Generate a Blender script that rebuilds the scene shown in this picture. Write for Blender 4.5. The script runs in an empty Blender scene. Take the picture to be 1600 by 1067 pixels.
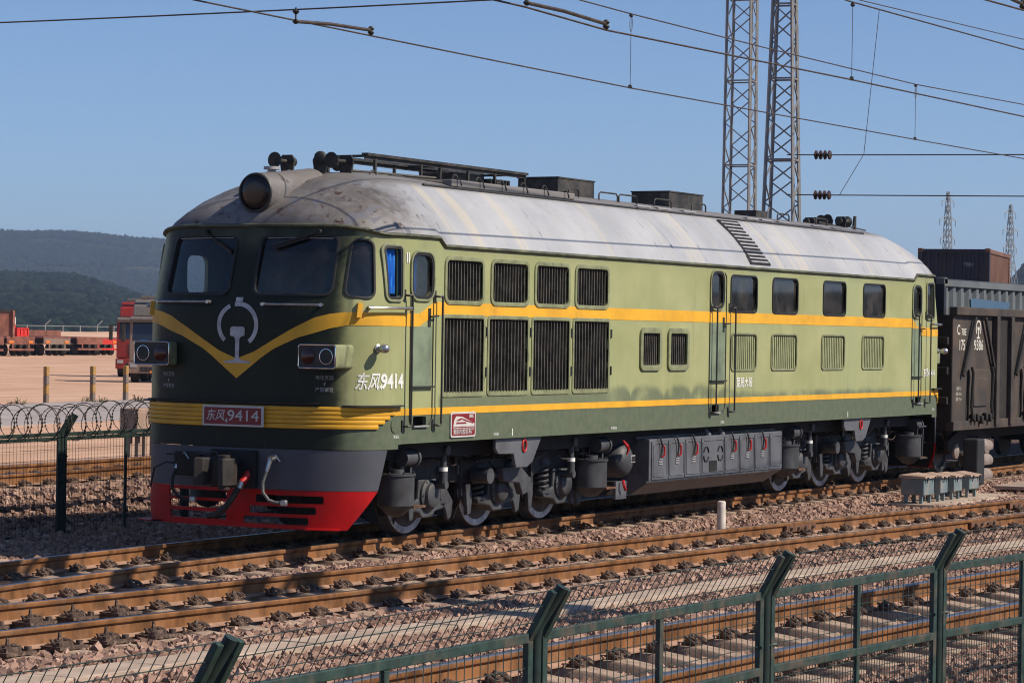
import bpy, bmesh, math, random
import numpy as np
from mathutils import Vector, Matrix, noise as mnoise
random.seed(7); rng = np.random.default_rng(11)
rad = math.radians
SC = bpy.context.scene; COL = SC.collection

# ------------------------------------------------------------------ camera
YAW, PITCH, ROLL = rad(28.321), rad(-0.18), rad(0.90)
CAM = Vector((-26.658, -17.844, 2.52))
d_ = Vector((math.cos(PITCH)*math.cos(YAW), math.cos(PITCH)*math.sin(YAW), math.sin(PITCH)))
r_ = Vector((math.sin(YAW), -math.cos(YAW), 0)); u_ = r_.cross(d_)
rr_ = r_*math.cos(ROLL)+u_*math.sin(ROLL); uu_ = -r_*math.sin(ROLL)+u_*math.cos(ROLL)
cd = bpy.data.cameras.new('camera'); co = bpy.data.objects.new('camera', cd); COL.objects.link(co)
cd.sensor_width = 36; cd.lens = 94.62; cd.clip_end = 60000; cd.clip_start = 0.2
co.matrix_world = Matrix(((rr_.x, uu_.x, -d_.x, CAM.x), (rr_.y, uu_.y, -d_.y, CAM.y), (rr_.z, uu_.z, -d_.z, CAM.z), (0, 0, 0, 1)))
SC.camera = co

# ------------------------------------------------------------------ sky, sun, exposure
SUN_EL, SUN_PHI = rad(43), rad(13)          # phi: from -y towards +x
sdir = Vector((math.sin(SUN_PHI)*math.cos(SUN_EL), -math.cos(SUN_PHI)*math.cos(SUN_EL), math.sin(SUN_EL)))  # towards the sun
W = bpy.data.worlds.new('World'); SC.world = W; W.use_nodes = True
wn = W.node_tree; bg = wn.nodes['Background']
sky = wn.nodes.new('ShaderNodeTexSky'); sky.sky_type = 'NISHITA'; sky.sun_disc = False
sky.sun_elevation = SUN_EL; sky.sun_rotation = math.atan2(sdir.x, sdir.y)
sky.air_density = 1.0; sky.dust_density = 0.3; sky.ozone_density = 5.5; sky.altitude = 3500
wn.links.new(sky.outputs[0], bg.inputs[0]); bg.inputs[1].default_value = 0.108
sl = bpy.data.lights.new('sun', 'SUN'); so = bpy.data.objects.new('sun', sl); COL.objects.link(so)
sl.energy = 5.0; sl.angle = rad(0.53); sl.color = (1.0, 0.90, 0.76)
so.rotation_euler = (-sdir).to_track_quat('-Z', 'Y').to_euler()
so.location = (0, -40, 40)
vs = SC.view_settings; vs.view_transform = 'Standard'; vs.look = 'None'; vs.exposure = 0.14; vs.gamma = 1.0; vs.use_curve_mapping = False
SC.cycles.use_denoising = True; SC.cycles.filter_width = 1.1
SC.cycles.max_bounces = 6; SC.cycles.diffuse_bounces = 2; SC.cycles.glossy_bounces = 3
SC.cycles.transparent_max_bounces = 12; SC.cycles.transmission_bounces = 3; SC.cycles.volume_bounces = 0
SC.cycles.caustics_reflective = False; SC.cycles.caustics_refractive = False

# ------------------------------------------------------------------ materials
MATS = {}
class NT:
    def __init__(s, m): s.t = m.node_tree; s.n = s.t.nodes; s.l = s.t.links
    def add(s, typ, **kw):
        o = s.n.new(typ)
        for k, v in kw.items():
            if k.startswith('i_'):
                key = k[2:]; key = int(key) if key.isdigit() else key
                o.inputs[key].default_value = v
            else: setattr(o, k, v)
        return o
    def link(s, a, b): s.l.new(a, b)
    def math(s, op, a, b=None, c=None, clamp=False):
        o = s.n.new('ShaderNodeMath'); o.operation = op; o.use_clamp = clamp
        for i, v in enumerate((a, b, c)):
            if v is None: continue
            if isinstance(v, (int, float)): o.inputs[i].default_value = v
            else: s.l.new(v, o.inputs[i])
        return o.outputs[0]
    def smooth(s, v, lo, hi):
        o = s.n.new('ShaderNodeMapRange'); o.interpolation_type = 'SMOOTHSTEP'
        s.l.new(v, o.inputs[0]); o.inputs[1].default_value = lo; o.inputs[2].default_value = hi
        return o.outputs[0]
    def mix(s, f, a, b):
        o = s.n.new('ShaderNodeMix'); o.data_type = 'RGBA'
        for i, v in ((0, f), (6, a), (7, b)):
            if isinstance(v, (int, float)): o.inputs[i].default_value = v
            elif isinstance(v, tuple): o.inputs[i].default_value = (*v, 1) if len(v) == 3 else v
            else: s.l.new(v, o.inputs[i])
        return o.outputs[2]
    def pos(s, scale=(1, 1, 1)):
        tc = s.add('ShaderNodeNewGeometry'); m = s.add('ShaderNodeMapping')
        s.l.new(tc.outputs['Position'], m.inputs[0]); m.inputs[3].default_value = scale
        return m.outputs[0]
    def noise(s, scale, detail=4, rough=.55, vec=None, vscale=None):
        o = s.add('ShaderNodeTexNoise'); o.inputs['Scale'].default_value = scale
        o.inputs['Detail'].default_value = detail; o.inputs['Roughness'].default_value = rough
        s.l.new(vec if vec is not None else s.pos(vscale or (1, 1, 1)), o.inputs['Vector'])
        return o.outputs['Fac']
    def xyz(s):
        g = s.add('ShaderNodeNewGeometry'); x = s.add('ShaderNodeSeparateXYZ'); s.l.new(g.outputs['Position'], x.inputs[0])
        return x.outputs
def newmat(name):
    m = bpy.data.materials.new(name); m.use_nodes = True; MATS[name] = m
    t = NT(m); b = m.node_tree.nodes['Principled BSDF']
    return m, t, b
def simple(name, col, rough=.6, metal=0, var=.18, scale=6, bump=0, bscale=60, dirt=None, dscale=1.5, damt=.5, spec=.5, vscale=None):
    m, t, b = newmat(name)
    n = t.noise(scale, 5, vscale=vscale)
    lo = tuple(c*(1-var*1.6) for c in col); hi = tuple(min(1, c*(1+var*1.3)) for c in col)
    c = t.mix(t.smooth(n, .3, .7), lo, hi)
    if dirt is not None:
        k = t.math('MULTIPLY', t.smooth(t.noise(dscale, 6, .65), .45, .7), damt)
        c = t.mix(k, c, dirt)
    t.link(c, b.inputs['Base Color'])
    b.inputs['Roughness'].default_value = rough; b.inputs['Metallic'].default_value = metal
    b.inputs['Specular IOR Level'].default_value = spec
    if bump:
        bp = t.add('ShaderNodeBump'); bp.inputs['Strength'].default_value = bump; bp.inputs['Distance'].default_value = .01
        t.link(t.noise(bscale, 4), bp.inputs['Height']); t.link(bp.outputs[0], b.inputs['Normal'])
    return m
DUST = (.34, .235, .17)
simple('rail_rust', (.205, .092, .036), .75, var=.32, scale=5, vscale=(1, 1, .4), dirt=(.33, .19, .115), dscale=3, damt=.4, bump=.3, bscale=80, spec=.2)
simple('rail_foot', (.36, .225, .16), .9, var=.12, spec=.1)
simple('rail_top', (.30, .31, .33), .36, metal=1, var=.08, scale=20)
simple('concrete', (.38, .28, .21), .9, var=.14, scale=9, dirt=(.2, .14, .11), dscale=4, damt=.5, bump=.4, bscale=90, spec=.15)
simple('slab_concrete', (.46, .36, .285), .9, var=.12, scale=3, dirt=(.28, .2, .155), dscale=1.2, damt=.6, bump=.3, bscale=60, spec=.15)
simple('fastener', (.075, .045, .032), .7, var=.4, scale=40, dirt=DUST, dscale=25, damt=.5)
simple('fishplate', (.16, .075, .04), .8, var=.3, scale=12)
simple('fence_green', (.026, .052, .042), .5, var=.2, scale=14, dirt=(.16, .105, .075), dscale=6, damt=.5)
simple('fence_dark', (.018, .034, .028), .55, var=.15, scale=14)
simple('wire_green', (.03, .05, .045), .5, var=.1)
simple('razor_steel', (.09, .07, .06), .6, metal=.3, var=.3, scale=20)
simple('grey_paint', (.115, .12, .134), .45, var=.1, scale=3, dirt=(.07, .06, .055), dscale=2.2, damt=.5)
simple('bogie_grey', (.060, .062, .068), .55, var=.2, scale=5, dirt=(.03, .026, .024), dscale=3, damt=.75)
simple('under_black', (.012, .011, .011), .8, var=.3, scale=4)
simple('skirt_grey', (.068, .070, .086), .5, var=.06, scale=3)
simple('red_paint', (.5, .012, .01), .42, var=.08, scale=3, dirt=(.2, .02, .015), dscale=2, damt=.35)
simple('plate_red', (.22, .012, .016), .4, var=.05)
simple('white_paint', (.8, .8, .77), .6, var=.05, scale=12)
simple('plate_white', (.58, .55, .52), .5, var=.06)
simple('cream_paint', (.6, .58, .5), .6, var=.05)
simple('yellow_paint', (.78, .40, .02), .5, var=.06, scale=3, dirt=(.34, .17, .03), dscale=1.3, damt=.3)
simple('silver_grey', (.36, .35, .36), .5, var=.1, scale=8)
simple('emblem_silver', (.52, .51, .52), .5, var=.12, scale=8, dirt=(.25, .24, .24), dscale=6, damt=.5)
simple('steel', (.5, .5, .5), .35, metal=.9, var=.15, scale=20)
simple('dark_steel', (.028, .027, .026), .5, var=.25, scale=10)
simple('rubber', (.014, .014, .015), .6, var=.1)
simple('grille_dark', (.022, .018, .014), .6, var=.3, scale=6)
simple('interior', (.02, .021, .021), .8, var=.2)
simple('cab_trim', (.2, .23, .22), .7, var=.1)
simple('hose_grey', (.11, .11, .105), .6, var=.2, scale=30)
simple('curtain_blue', (.02, .22, .75), .85, var=.1)
simple('wheel_tyre', (.16, .16, .165), .5, metal=.2, var=.15)
simple('roof_black', (.028, .026, .024), .65, var=.3, scale=5, dirt=(.1, .085, .07), dscale=5, damt=.4)
simple('mast_steel', (.25, .24, .23), .6, metal=.15, var=.12, scale=4)
simple('cable', (.10, .075, .06), .5, metal=.5, var=.2)
simple('insulator_brown', (.06, .03, .022), .25, var=.2)
simple('wagon_brown', (.05, .04, .034), .75, var=.2, scale=2, dirt=(.12, .075, .05), dscale=1.4, damt=.55)
simple('wagon_dark', (.02, .016, .014), .8, var=.2)
simple('container_blue', (.018, .02, .035), .6, var=.15, scale=1, dirt=(.05, .04, .04), dscale=.8, damt=.5)
simple('container_rust', (.3, .12, .07), .65, var=.15, scale=1)
simple('container_grey', (.125, .14, .148), .6, var=.1, scale=1.5, dirt=(.14, .12, .1), dscale=1.2, damt=.4)
simple('logo_blue', (.06, .12, .20), .6, var=.05)
simple('box_green', (.15, .205, .22), .55, var=.1, scale=4, dirt=(.36, .24, .17), dscale=5, damt=.6)
simple('dust_top', (.36, .25, .19), .9, var=.1)
simple('signal_black', (.014, .014, .015), .65, var=.1, dirt=(.06, .045, .035), dscale=4, damt=.3)
simple('signal_hood', (.24, .19, .165), .8, var=.12)
simple('truck_red', (.24, .018, .013), .45, var=.08, dirt=(.12, .06, .04), dscale=1.4, damt=.6)
simple('trailer_red', (.6, .03, .02), .5, var=.06)
simple('trailer_rust', (.24, .09, .06), .8, var=.2, scale=2)
simple('truck_beige', (.24, .17, .13), .5, var=.08)
simple('tyre', (.03, .026, .024), .85, var=.2)
simple('lamp_orange', (.75, .2, .02), .5, var=.05)
simple('post_yellow', (.36, .20, .06), .8, var=.1)
simple('post_grey', (.2, .15, .12), .8, var=.1)
simple('asphalt', (.36, .31, .29), .9, var=.1, scale=.6)
simple('pylon_steel', (.3, .3, .31), .6, var=.05)
simple('leaf_dry', (.12, .1, .045), .8, var=.3, scale=10)
simple('truck_grey', (.13, .115, .105), .6, var=.1)
simple('whitewash', (.62, .55, .48), .85, var=.12, scale=10)

m, t, b = newmat('chrome'); b.inputs['Base Color'].default_value = (.75, .76, .78, 1); b.inputs['Metallic'].default_value = 1; b.inputs['Roughness'].default_value = .08
m, t, b = newmat('reflector'); b.inputs['Base Color'].default_value = (.85, .87, .9, 1); b.inputs['Metallic'].default_value = .85; b.inputs['Roughness'].default_value = .22
m, t, b = newmat('lens_dark'); b.inputs['Base Color'].default_value = (.012, .008, .008, 1); b.inputs['Roughness'].default_value = .22
m, t, b = newmat('lens_red'); b.inputs['Base Color'].default_value = (.05, .004, .006, 1); b.inputs['Roughness'].default_value = .06
def glass(name, tint, rough=.03, refl=.6, dust_sheen=.11):
    m = bpy.data.materials.new(name); m.use_nodes = True; MATS[name] = m; t = NT(m)
    for n in list(t.n): t.n.remove(n)
    out = t.add('ShaderNodeOutputMaterial'); tr = t.add('ShaderNodeBsdfTransparent'); tr.inputs[0].default_value = (*tint, 1)
    gl = t.add('ShaderNodeBsdfGlossy'); gl.inputs['Roughness'].default_value = rough; gl.inputs[0].default_value = (.9, .95, 1, 1)
    df = t.add('ShaderNodeBsdfDiffuse'); df.inputs[0].default_value = (.25, .22, .2, 1)
    fr = t.add('ShaderNodeFresnel'); fr.inputs[0].default_value = 1.5
    k = t.math('MULTIPLY_ADD', fr.outputs[0], refl, .02, clamp=True)
    mx = t.add('ShaderNodeMixShader'); t.link(k, mx.inputs[0]); t.link(tr.outputs[0], mx.inputs[1]); t.link(gl.outputs[0], mx.inputs[2])
    m2 = t.add('ShaderNodeMixShader')                      # reflections and lit interior painted in as pale tint with the film of dust
    t.link(t.math('MULTIPLY', t.smooth(t.noise(3, 5),   .25, .8), dust_sheen), m2.inputs[0])
    t.link(mx.outputs[0], m2.inputs[1]); t.link(df.outputs[0], m2.inputs[2]); t.link(m2.outputs[0], out.inputs[0])
    return m
glass('cab_glass', (.74, .84, .87), refl=.9, dust_sheen=.13); glass('window_glass', (.35, .42, .42), refl=1.0, dust_sheen=.22)
m, t, b = newmat('truck_glass'); b.inputs['Base Color'].default_value = (.02, .03, .05, 1); b.inputs['Roughness'].default_value = .05

# locomotive body paint: dark green nose, light olive sides, dark green skirt, cloudy overpainting along the stripe
m, t, b = newmat('body_paint')
x, y, z = t.xyz()
n1 = t.noise(1.1, 6, .6); n2 = t.noise(9, 4); n3 = t.noise(.55, 4, vscale=(1, .3, .5))
light = t.mix(t.smooth(n1, .3, .72), (.30, .315, .14), (.40, .40, .20))
light = t.mix(t.smooth(n3, .35, .75), light, (.33, .36, .18))
dark = t.mix(t.smooth(n2, .3, .7), (.098, .122, .076), (.125, .148, .094))
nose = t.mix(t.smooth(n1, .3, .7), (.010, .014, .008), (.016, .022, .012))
wx = t.math('ADD', t.math('MULTIPLY', x, 1.05), t.math('MULTIPLY', t.noise(.8, 2, vscale=(1, .1, .1)), 1.6))
fr_ = t.math('MULTIPLY', t.math('SUBTRACT', t.math('FRACT', wx), .5), 2.0)
arc = t.math('SQRT', t.math('MAXIMUM', t.math('SUBTRACT', 1, t.math('MULTIPLY', fr_, fr_)), 0))
amp = t.math('SUBTRACT', .17, t.math('MULTIPLY', t.smooth(x, 9.2, 11.5), .13))
edge = t.math('ADD', t.math('MULTIPLY', arc, amp), t.math('MULTIPLY', t.noise(1.7, 4), .10))
cl = t.math('SUBTRACT', t.math('ADD', edge, 1.60), z)
cloud = t.math('MULTIPLY', t.smooth(cl, -.05, .07), t.math('MULTIPLY', t.smooth(x, 5.6, 6.8), t.math('SUBTRACT', 1, t.smooth(x, 16.6, 18.2))))
cloud = t.math('MULTIPLY', cloud, t.smooth(t.noise(2.6, 4), .25, .6))
under_gr = t.math('MULTIPLY', t.math('SUBTRACT', 1, t.smooth(z, 1.70, 1.80)), t.math('MULTIPLY', t.smooth(x, 1.5, 1.6), t.math('SUBTRACT', 1, t.smooth(x, 5.9, 6.9))))
cloud = t.math('MAXIMUM', cloud, under_gr)
c = t.mix(t.math('MULTIPLY', cloud, .8), light, dark)
low = t.math('SUBTRACT', 1, t.smooth(z, 1.555, 1.565))
c = t.mix(low, c, dark)
zs_ = t.math('MULTIPLY', t.math('MAXIMUM', t.math('SUBTRACT', z, 2.75), 0), .30)
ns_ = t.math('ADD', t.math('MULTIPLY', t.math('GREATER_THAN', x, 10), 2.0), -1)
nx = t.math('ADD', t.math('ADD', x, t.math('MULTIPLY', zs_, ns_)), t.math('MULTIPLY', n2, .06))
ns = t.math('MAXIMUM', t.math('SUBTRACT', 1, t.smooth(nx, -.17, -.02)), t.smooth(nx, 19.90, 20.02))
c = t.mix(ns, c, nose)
# grime under the gutter, streaks, scratches
st = t.smooth(t.noise(7, 5, .7, vscale=(1, 1, .06)), .56, .78)
c = t.mix(t.math('MULTIPLY', st, .30), c, (.08, .08, .05))
st3 = t.math('MULTIPLY', t.smooth(t.noise(15, 6, .75, vscale=(1, 1, .03)), .60, .70), t.smooth(t.noise(.9, 3), .4, .7))
c = t.mix(t.math('MULTIPLY', st3, .55), c, (.16, .11, .055))
gt = t.math('MULTIPLY', t.smooth(z, 3.36, 3.58), t.smooth(t.noise(2.2, 5), .3, .75))
c = t.mix(t.math('MULTIPLY', gt, .5), c, (.13, .14, .085))
sc_ = t.smooth(t.noise(26, 6, .8), .69, .74)
c = t.mix(t.math('MULTIPLY', sc_, .5), c, (.06, .06, .045))
t.link(c, b.inputs['Base Color']); b.inputs['Roughness'].default_value = .5; b.inputs['Specular IOR Level'].default_value = .28
bp = t.add('ShaderNodeBump'); bp.inputs['Strength'].default_value = .22; bp.inputs['Distance'].default_value = .02
t.link(t.noise(1.9, 4, .5, vscale=(1, 1, .6)), bp.inputs['Height']); t.link(bp.outputs[0], b.inputs['Normal'])
simple('gutter_dirty', (.075, .08, .05), .6, var=.3, scale=3, dirt=(.2, .21, .11), dscale=2, damt=.6)
simple('door_green', (.20, .25, .16), .5, var=.1, scale=2.5, dirt=(.10, .12, .085), dscale=2, damt=.8)
simple('trim_green', (.25, .265, .14), .5, var=.1, scale=4, dirt=(.06, .06, .045), dscale=6, damt=.5)

# roof: pale grey panels, streaks down the slope, sooty dome with peeled patches
m, t, b = newmat('roof_paint')
x, y, z = t.xyz()
base = t.mix(t.smooth(t.noise(.9, 5), .3, .7), (.31, .32, .345), (.405, .41, .43))
st = t.smooth(t.noise(3.2, 5, .6, vscale=(1, .08, .08)), .5, .68)
base = t.mix(t.math('MULTIPLY', st, .5), base, (.52, .46, .34))
st2 = t.smooth(t.noise(11, 6, .7, vscale=(1, .12, .12)), .62, .72)
base = t.mix(t.math('MULTIPLY', st2, .5), base, (.20, .17, .14))
ends = t.math('MAXIMUM', t.math('SUBTRACT', 1, t.smooth(x, .6, 2.1)), t.smooth(x, 18.6, 19.3))
soot = t.math('MULTIPLY', ends, t.smooth(t.noise(1.3, 6, .65), .22, .68))
c = t.mix(t.math('MULTIPLY', soot, .95), base, (.105, .09, .082))
sm = t.math('MULTIPLY', ends, t.smooth(t.noise(2.3, 6, .7, vscale=(1, 1, .7)), .52, .66))
c = t.mix(t.math('MULTIPLY', sm, .75), c, (.05, .042, .04))
front = t.math('SUBTRACT', 1, t.smooth(x, .1, 1.0))  # dome front darkened for its shade as well as brown grime
c = t.mix(t.math('MULTIPLY', front, .55), c, (.12, .105, .1))
rust = t.math('MULTIPLY', t.math('MAXIMUM', ends, .12), t.smooth(t.noise(5.5, 8, .75), .57, .63))
c = t.mix(rust, c, (.055, .03, .02))
pe = t.math('MULTIPLY', t.math('MAXIMUM', ends, .03), t.smooth(t.noise(3.1, 4, .55, vscale=(1, 1.4, .8)), .60, .61))
c = t.mix(pe, c, (.13, .13, .15))
topd = t.math('MULTIPLY', t.smooth(z, 4.28, 4.36), .75)
c = t.mix(topd, c, (.15, .13, .115))
t.link(c, b.inputs['Base Color']); b.inputs['Roughness'].default_value = .55
bp = t.add('ShaderNodeBump'); bp.inputs['Strength'].default_value = .25; bp.inputs['Distance'].default_value = .015
t.link(t.noise(7, 5, .6), bp.inputs['Height']); t.link(bp.outputs[0], b.inputs['Normal'])

# ballast stones: colour per stone
m, t, b = newmat('ballast_stone')
at = t.add('ShaderNodeAttribute'); at.attribute_name = 'tone'
cr = t.add('ShaderNodeValToRGB'); cr.color_ramp.elements[0].color = (.10, .055, .042, 1); cr.color_ramp.elements[1].color = (.60, .42, .335, 1)
e = cr.color_ramp.elements.new(.5); e.color = (.34, .205, .155, 1)
t.link(at.outputs['Fac'], cr.inputs[0])
c = t.mix(t.smooth(t.noise(60, 3), .35, .75), cr.outputs[0], (.30, .20, .15))
t.link(c, b.inputs['Base Color']); b.inputs['Roughness'].default_value = .9; b.inputs['Specular IOR Level'].default_value = .15

# ground sheet
m, t, b = newmat('ground_dirt')
x, y, z = t.xyz()
n = t.noise(.35, 8, .62); nf = t.noise(14, 5, .7)
yard = t.mix(t.smooth(n, .3, .72), (.54, .325, .22), (.68, .435, .30))
yard = t.mix(t.math('MULTIPLY', t.smooth(nf, .45, .7), .4), yard, (.26, .155, .105))
v = t.add('ShaderNodeTexVoronoi'); v.inputs['Scale'].default_value = 17; t.link(t.pos(), v.inputs['Vector'])
bal = t.mix(t.smooth(v.outputs['Distance'], .1, .6), (.27, .18, .14), (.06, .038, .03))
stk = t.smooth(t.noise(.9, 6, .65, vscale=(.06, 1, 1)), .45, .7)
yard = t.mix(t.math('MULTIPLY', stk, .7), yard, (.30, .18, .125))
yard = t.mix(t.math('MULTIPLY', t.smooth(t.noise(.08, 4, .6, vscale=(.3, 1, 1)), .5, .62), .35), yard, (.66, .46, .34))
isb = t.math('MULTIPLY', t.math('SUBTRACT', 1, t.smooth(y, 13.2, 14.2)), t.math('SUBTRACT', 1, t.smooth(t.math('ABSOLUTE', x), 190, 200)))
c = t.mix(isb, yard, bal)
far = t.smooth(t.math('ADD', x, y), 420, 620)
gr = t.mix(t.smooth(t.noise(.012, 6, .6), .4, .62), (.055, .07, .032), (.16, .14, .08))
c = t.mix(far, c, gr)
t.link(c, b.inputs['Base Color']); b.inputs['Roughness'].default_value = .95; b.inputs['Specular IOR Level'].default_value = .1
bp = t.add('ShaderNodeBump'); bp.inputs['Strength'].default_value = .6; bp.inputs['Distance'].default_value = .05
t.link(t.noise(9, 6, .7), bp.inputs['Height']); t.link(bp.outputs[0], b.inputs['Normal'])

# wooded hills
m, t, b = newmat('hill_wood')
x, y, z = t.xyz()
n = t.noise(.045, 8, .75); n2 = t.noise(.006, 5, .6); n3 = t.noise(.3, 4, .7)
tree = t.smooth(t.math('ADD', t.math('MULTIPLY', n, .65), t.math('MULTIPLY', n3, .35)), .42, .60)
c = t.mix(tree, (.003, .006, .004), (.05, .06, .03))
c = t.mix(t.math('MULTIPLY', t.smooth(n2, .48, .66), .45), c, (.12, .105, .06))
bare = t.math('MULTIPLY', t.smooth(t.noise(.006, 5, .6, vscale=(1, 1, 3)), .63, .65), .45)
c = t.mix(bare, c, (.5, .36, .25))
t.link(c, b.inputs['Base Color']); b.inputs['Roughness'].default_value = 1; b.inputs['Specular IOR Level'].default_value = 0
bp = t.add('ShaderNodeBump'); bp.inputs['Strength'].default_value = 1; bp.inputs['Distance'].default_value = 9
t.link(n, bp.inputs['Height']); t.link(bp.outputs[0], b.inputs['Normal'])

# ------------------------------------------------------------------ mesh helpers
def link(o): COL.objects.link(o); return o
def tag(o, label=None, cat=None, group=None, kind=None):
    if label: o['label'] = label
    if cat: o['category'] = cat
    if group: o['group'] = group
    if kind: o['kind'] = kind
    return o
def root(name, loc, label, cat, group=None):
    e = bpy.data.objects.new(name, None); link(e); e.location = loc; e.empty_display_size = .2
    return tag(e, label, cat, group)
def adopt(o, parent):
    if parent is not None:
        o.parent = parent
        L = Vector((0, 0, 0)); q = parent
        while q is not None:
            if q.type == 'EMPTY': L += q.location
            q = q.parent
        o.matrix_parent_inverse = Matrix.Translation(-L) if parent.type == 'EMPTY' else Matrix.Identity(4)
    return o
def meshobj(name, verts, faces, mat, parent=None, smooth=35, bevel=None, kind=None):
    me = bpy.data.meshes.new(name)
    me.from_pydata([tuple(v) for v in verts], [], faces); me.validate(); me.update()
    return meshwrap(name, me, mat, parent, smooth, bevel, kind)
def meshwrap(name, me, mat, parent=None, smooth=35, bevel=None, kind=None):
    if mat: me.materials.append(MATS[mat] if isinstance(mat, str) else mat)
    o = link(bpy.data.objects.new(name, me))
    if smooth:
        me.polygons.foreach_set('use_smooth', [True]*len(me.polygons)); me.set_sharp_from_angle(angle=rad(smooth))
    if bevel:
        bv = o.modifiers.new('bevel', 'BEVEL'); bv.width = bevel; bv.segments = 2; bv.limit_method = 'ANGLE'; bv.angle_limit = rad(40)
    adopt(o, parent)
    if kind: o['kind'] = kind
    return o
class B:
    def __init__(s): s.v = []; s.f = []
    def add(s, vs, fs):
        k = len(s.v); s.v += [tuple(q) for q in vs]; s.f += [tuple(i+k for i in f) for f in fs]; return s
    def box(s, x0, x1, y0, y1, z0, z1):
        return s.add([(x0,y0,z0),(x1,y0,z0),(x1,y1,z0),(x0,y1,z0),(x0,y0,z1),(x1,y0,z1),(x1,y1,z1),(x0,y1,z1)],
                     [(0,3,2,1),(4,5,6,7),(0,1,5,4),(1,2,6,5),(2,3,7,6),(3,0,4,7)])
    def obox(s, c, size, M=None):
        M = M or Matrix.Identity(3); h = [q/2 for q in size]; c = Vector(c)
        vs = [c + M @ Vector((a*h[0], b_*h[1], g*h[2])) for g in (-1, 1) for a, b_ in ((-1,-1),(1,-1),(1,1),(-1,1))]
        return s.add(vs, [(0,3,2,1),(4,5,6,7),(0,1,5,4),(1,2,6,5),(2,3,7,6),(3,0,4,7)])
    def bar(s, p0, p1, w, h=None, up=(0, 0, 1)):
        p0 = Vector(p0); p1 = Vector(p1); d = (p1-p0); L = d.length; d.normalize()
        a = d.cross(Vector(up))
        if a.length < 1e-4: a = d.cross(Vector((1, 0, 0)))
        a.normalize(); c = a.cross(d)
        M = Matrix((d, a, c)).transposed()
        return s.obox((p0+p1)/2, (L, w, h or w), M)
    def cyl(s, p0, p1, r, r1=None, n=14, caps=True):
        return s.tube([p0, p1], [r, r if r1 is None else r1], n, caps)
    def tube(s, pts, r, n=8, caps=True, closed=False):
        pts = [Vector(p) for p in pts]; m = len(pts); R_ = r if isinstance(r, (list, tuple)) else [r]*m
        prev = None; vs = []
        for i, p in enumerate(pts):
            if closed: t_ = pts[(i+1) % m]-pts[i-1]
            else: t_ = pts[min(i+1, m-1)]-pts[max(i-1, 0)]
            t_.normalize()
            if prev is None:
                a = t_.cross(Vector((0, 0, 1)))
                if a.length < 1e-3: a = t_.cross(Vector((1, 0, 0)))
            else: a = prev - t_*prev.dot(t_)
            a.normalize(); prev = a; c = t_.cross(a)
            for k in range(n):
                w = 2*math.pi*k/n; vs.append(p + a*(R_[i]*math.cos(w)) + c*(R_[i]*math.sin(w)))
        fs = []
        for i in range(m if closed else m-1):
            j = (i+1) % m
            for k in range(n):
                l = (k+1) % n; fs.append((i*n+k, i*n+l, j*n+l, j*n+k))
        if caps and not closed: fs += [tuple(range(n-1, -1, -1)), tuple((m-1)*n+k for k in range(n))]
        return s.add(vs, fs)
    def lathe(s, c, ax, prof, n=20):
        c = Vector(c); ax = Vector(ax).normalized()
        return s.tube_prof(c, ax, prof, n)
    def tube_prof(s, c, ax, prof, n):
        a = ax.cross(Vector((0, 0, 1)))
        if a.length < 1e-3: a = ax.cross(Vector((1, 0, 0)))
        a.normalize(); b_ = ax.cross(a); vs = []; fs = []
        for (d, r) in prof:
            for k in range(n):
                w = 2*math.pi*k/n; vs.append(c+ax*d+a*(r*math.cos(w))+b_*(r*math.sin(w)))
        for i in range(len(prof)-1):
            for k in range(n):
                l = (k+1) % n; fs.append((i*n+k, i*n+l, (i+1)*n+l, (i+1)*n+k))
        fs += [tuple(range(n-1, -1, -1)), tuple((len(prof)-1)*n+k for k in range(n))]
        return s.add(vs, fs)
    def prism(s, poly, vec):
        n = len(poly); v = Vector(vec)
        return s.add([Vector(p) for p in poly]+[Vector(p)+v for p in poly],
                     [tuple(range(n-1, -1, -1)), tuple(range(n, 2*n))]+[(i, (i+1) % n, n+(i+1) % n, n+i) for i in range(n)])
    def grid(s, rows, closed=False):
        m = len(rows[0]); vs = [p for r in rows for p in r]; fs = []
        for i in range(len(rows)-1):
            for k in range(m if closed else m-1):
                l = (k+1) % m; fs.append((i*m+k, i*m+l, (i+1)*m+l, (i+1)*m+k))
        return s.add(vs, fs)
    def obj(s, name, mat, parent=None, smooth=35, bevel=None, kind=None, flip=False):
        me = bpy.data.meshes.new(name); me.from_pydata(s.v, [], s.f); me.validate(); me.update()
        bm = bmesh.new(); bm.from_mesh(me); bmesh.ops.recalc_face_normals(bm, faces=bm.faces); bm.to_mesh(me); bm.free()
        return meshwrap(name, me, mat, parent, smooth, bevel, kind)
def copy_tree(o, parent=None):
    c = o.copy(); COL.objects.link(c)
    if parent is not None:
        c.parent = parent; c.matrix_parent_inverse = o.matrix_parent_inverse.copy()
    for ch in list(o.children): copy_tree(ch, c)
    return c
def text_mesh(txt, size=1.0, bold=0.0):
    cu = bpy.data.curves.new('txt', 'FONT'); cu.body = txt; cu.size = size; cu.align_x = 'CENTER'; cu.align_y = 'CENTER'; cu.offset = bold; cu.resolution_u = 3
    o = bpy.data.objects.new('txt', cu); COL.objects.link(o)
    dg = bpy.context.evaluated_depsgraph_get(); me = bpy.data.meshes.new_from_object(o.evaluated_get(dg))
    bpy.data.objects.remove(o); bpy.data.curves.remove(cu)
    vs = [v.co.copy() for v in me.vertices]; fs = [tuple(p.vertices) for p in me.polygons]
    bpy.data.meshes.remove(me)
    return vs, fs
def text_on(name, txt, fn, size, mat, parent, bold=0.0, sx=1.0, shear=0.0):
    vs, fs = text_mesh(txt, size, bold)
    return meshobj(name, [fn(v.x*sx+shear*v.y, v.y) for v in vs], fs, mat, parent, smooth=None)
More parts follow.
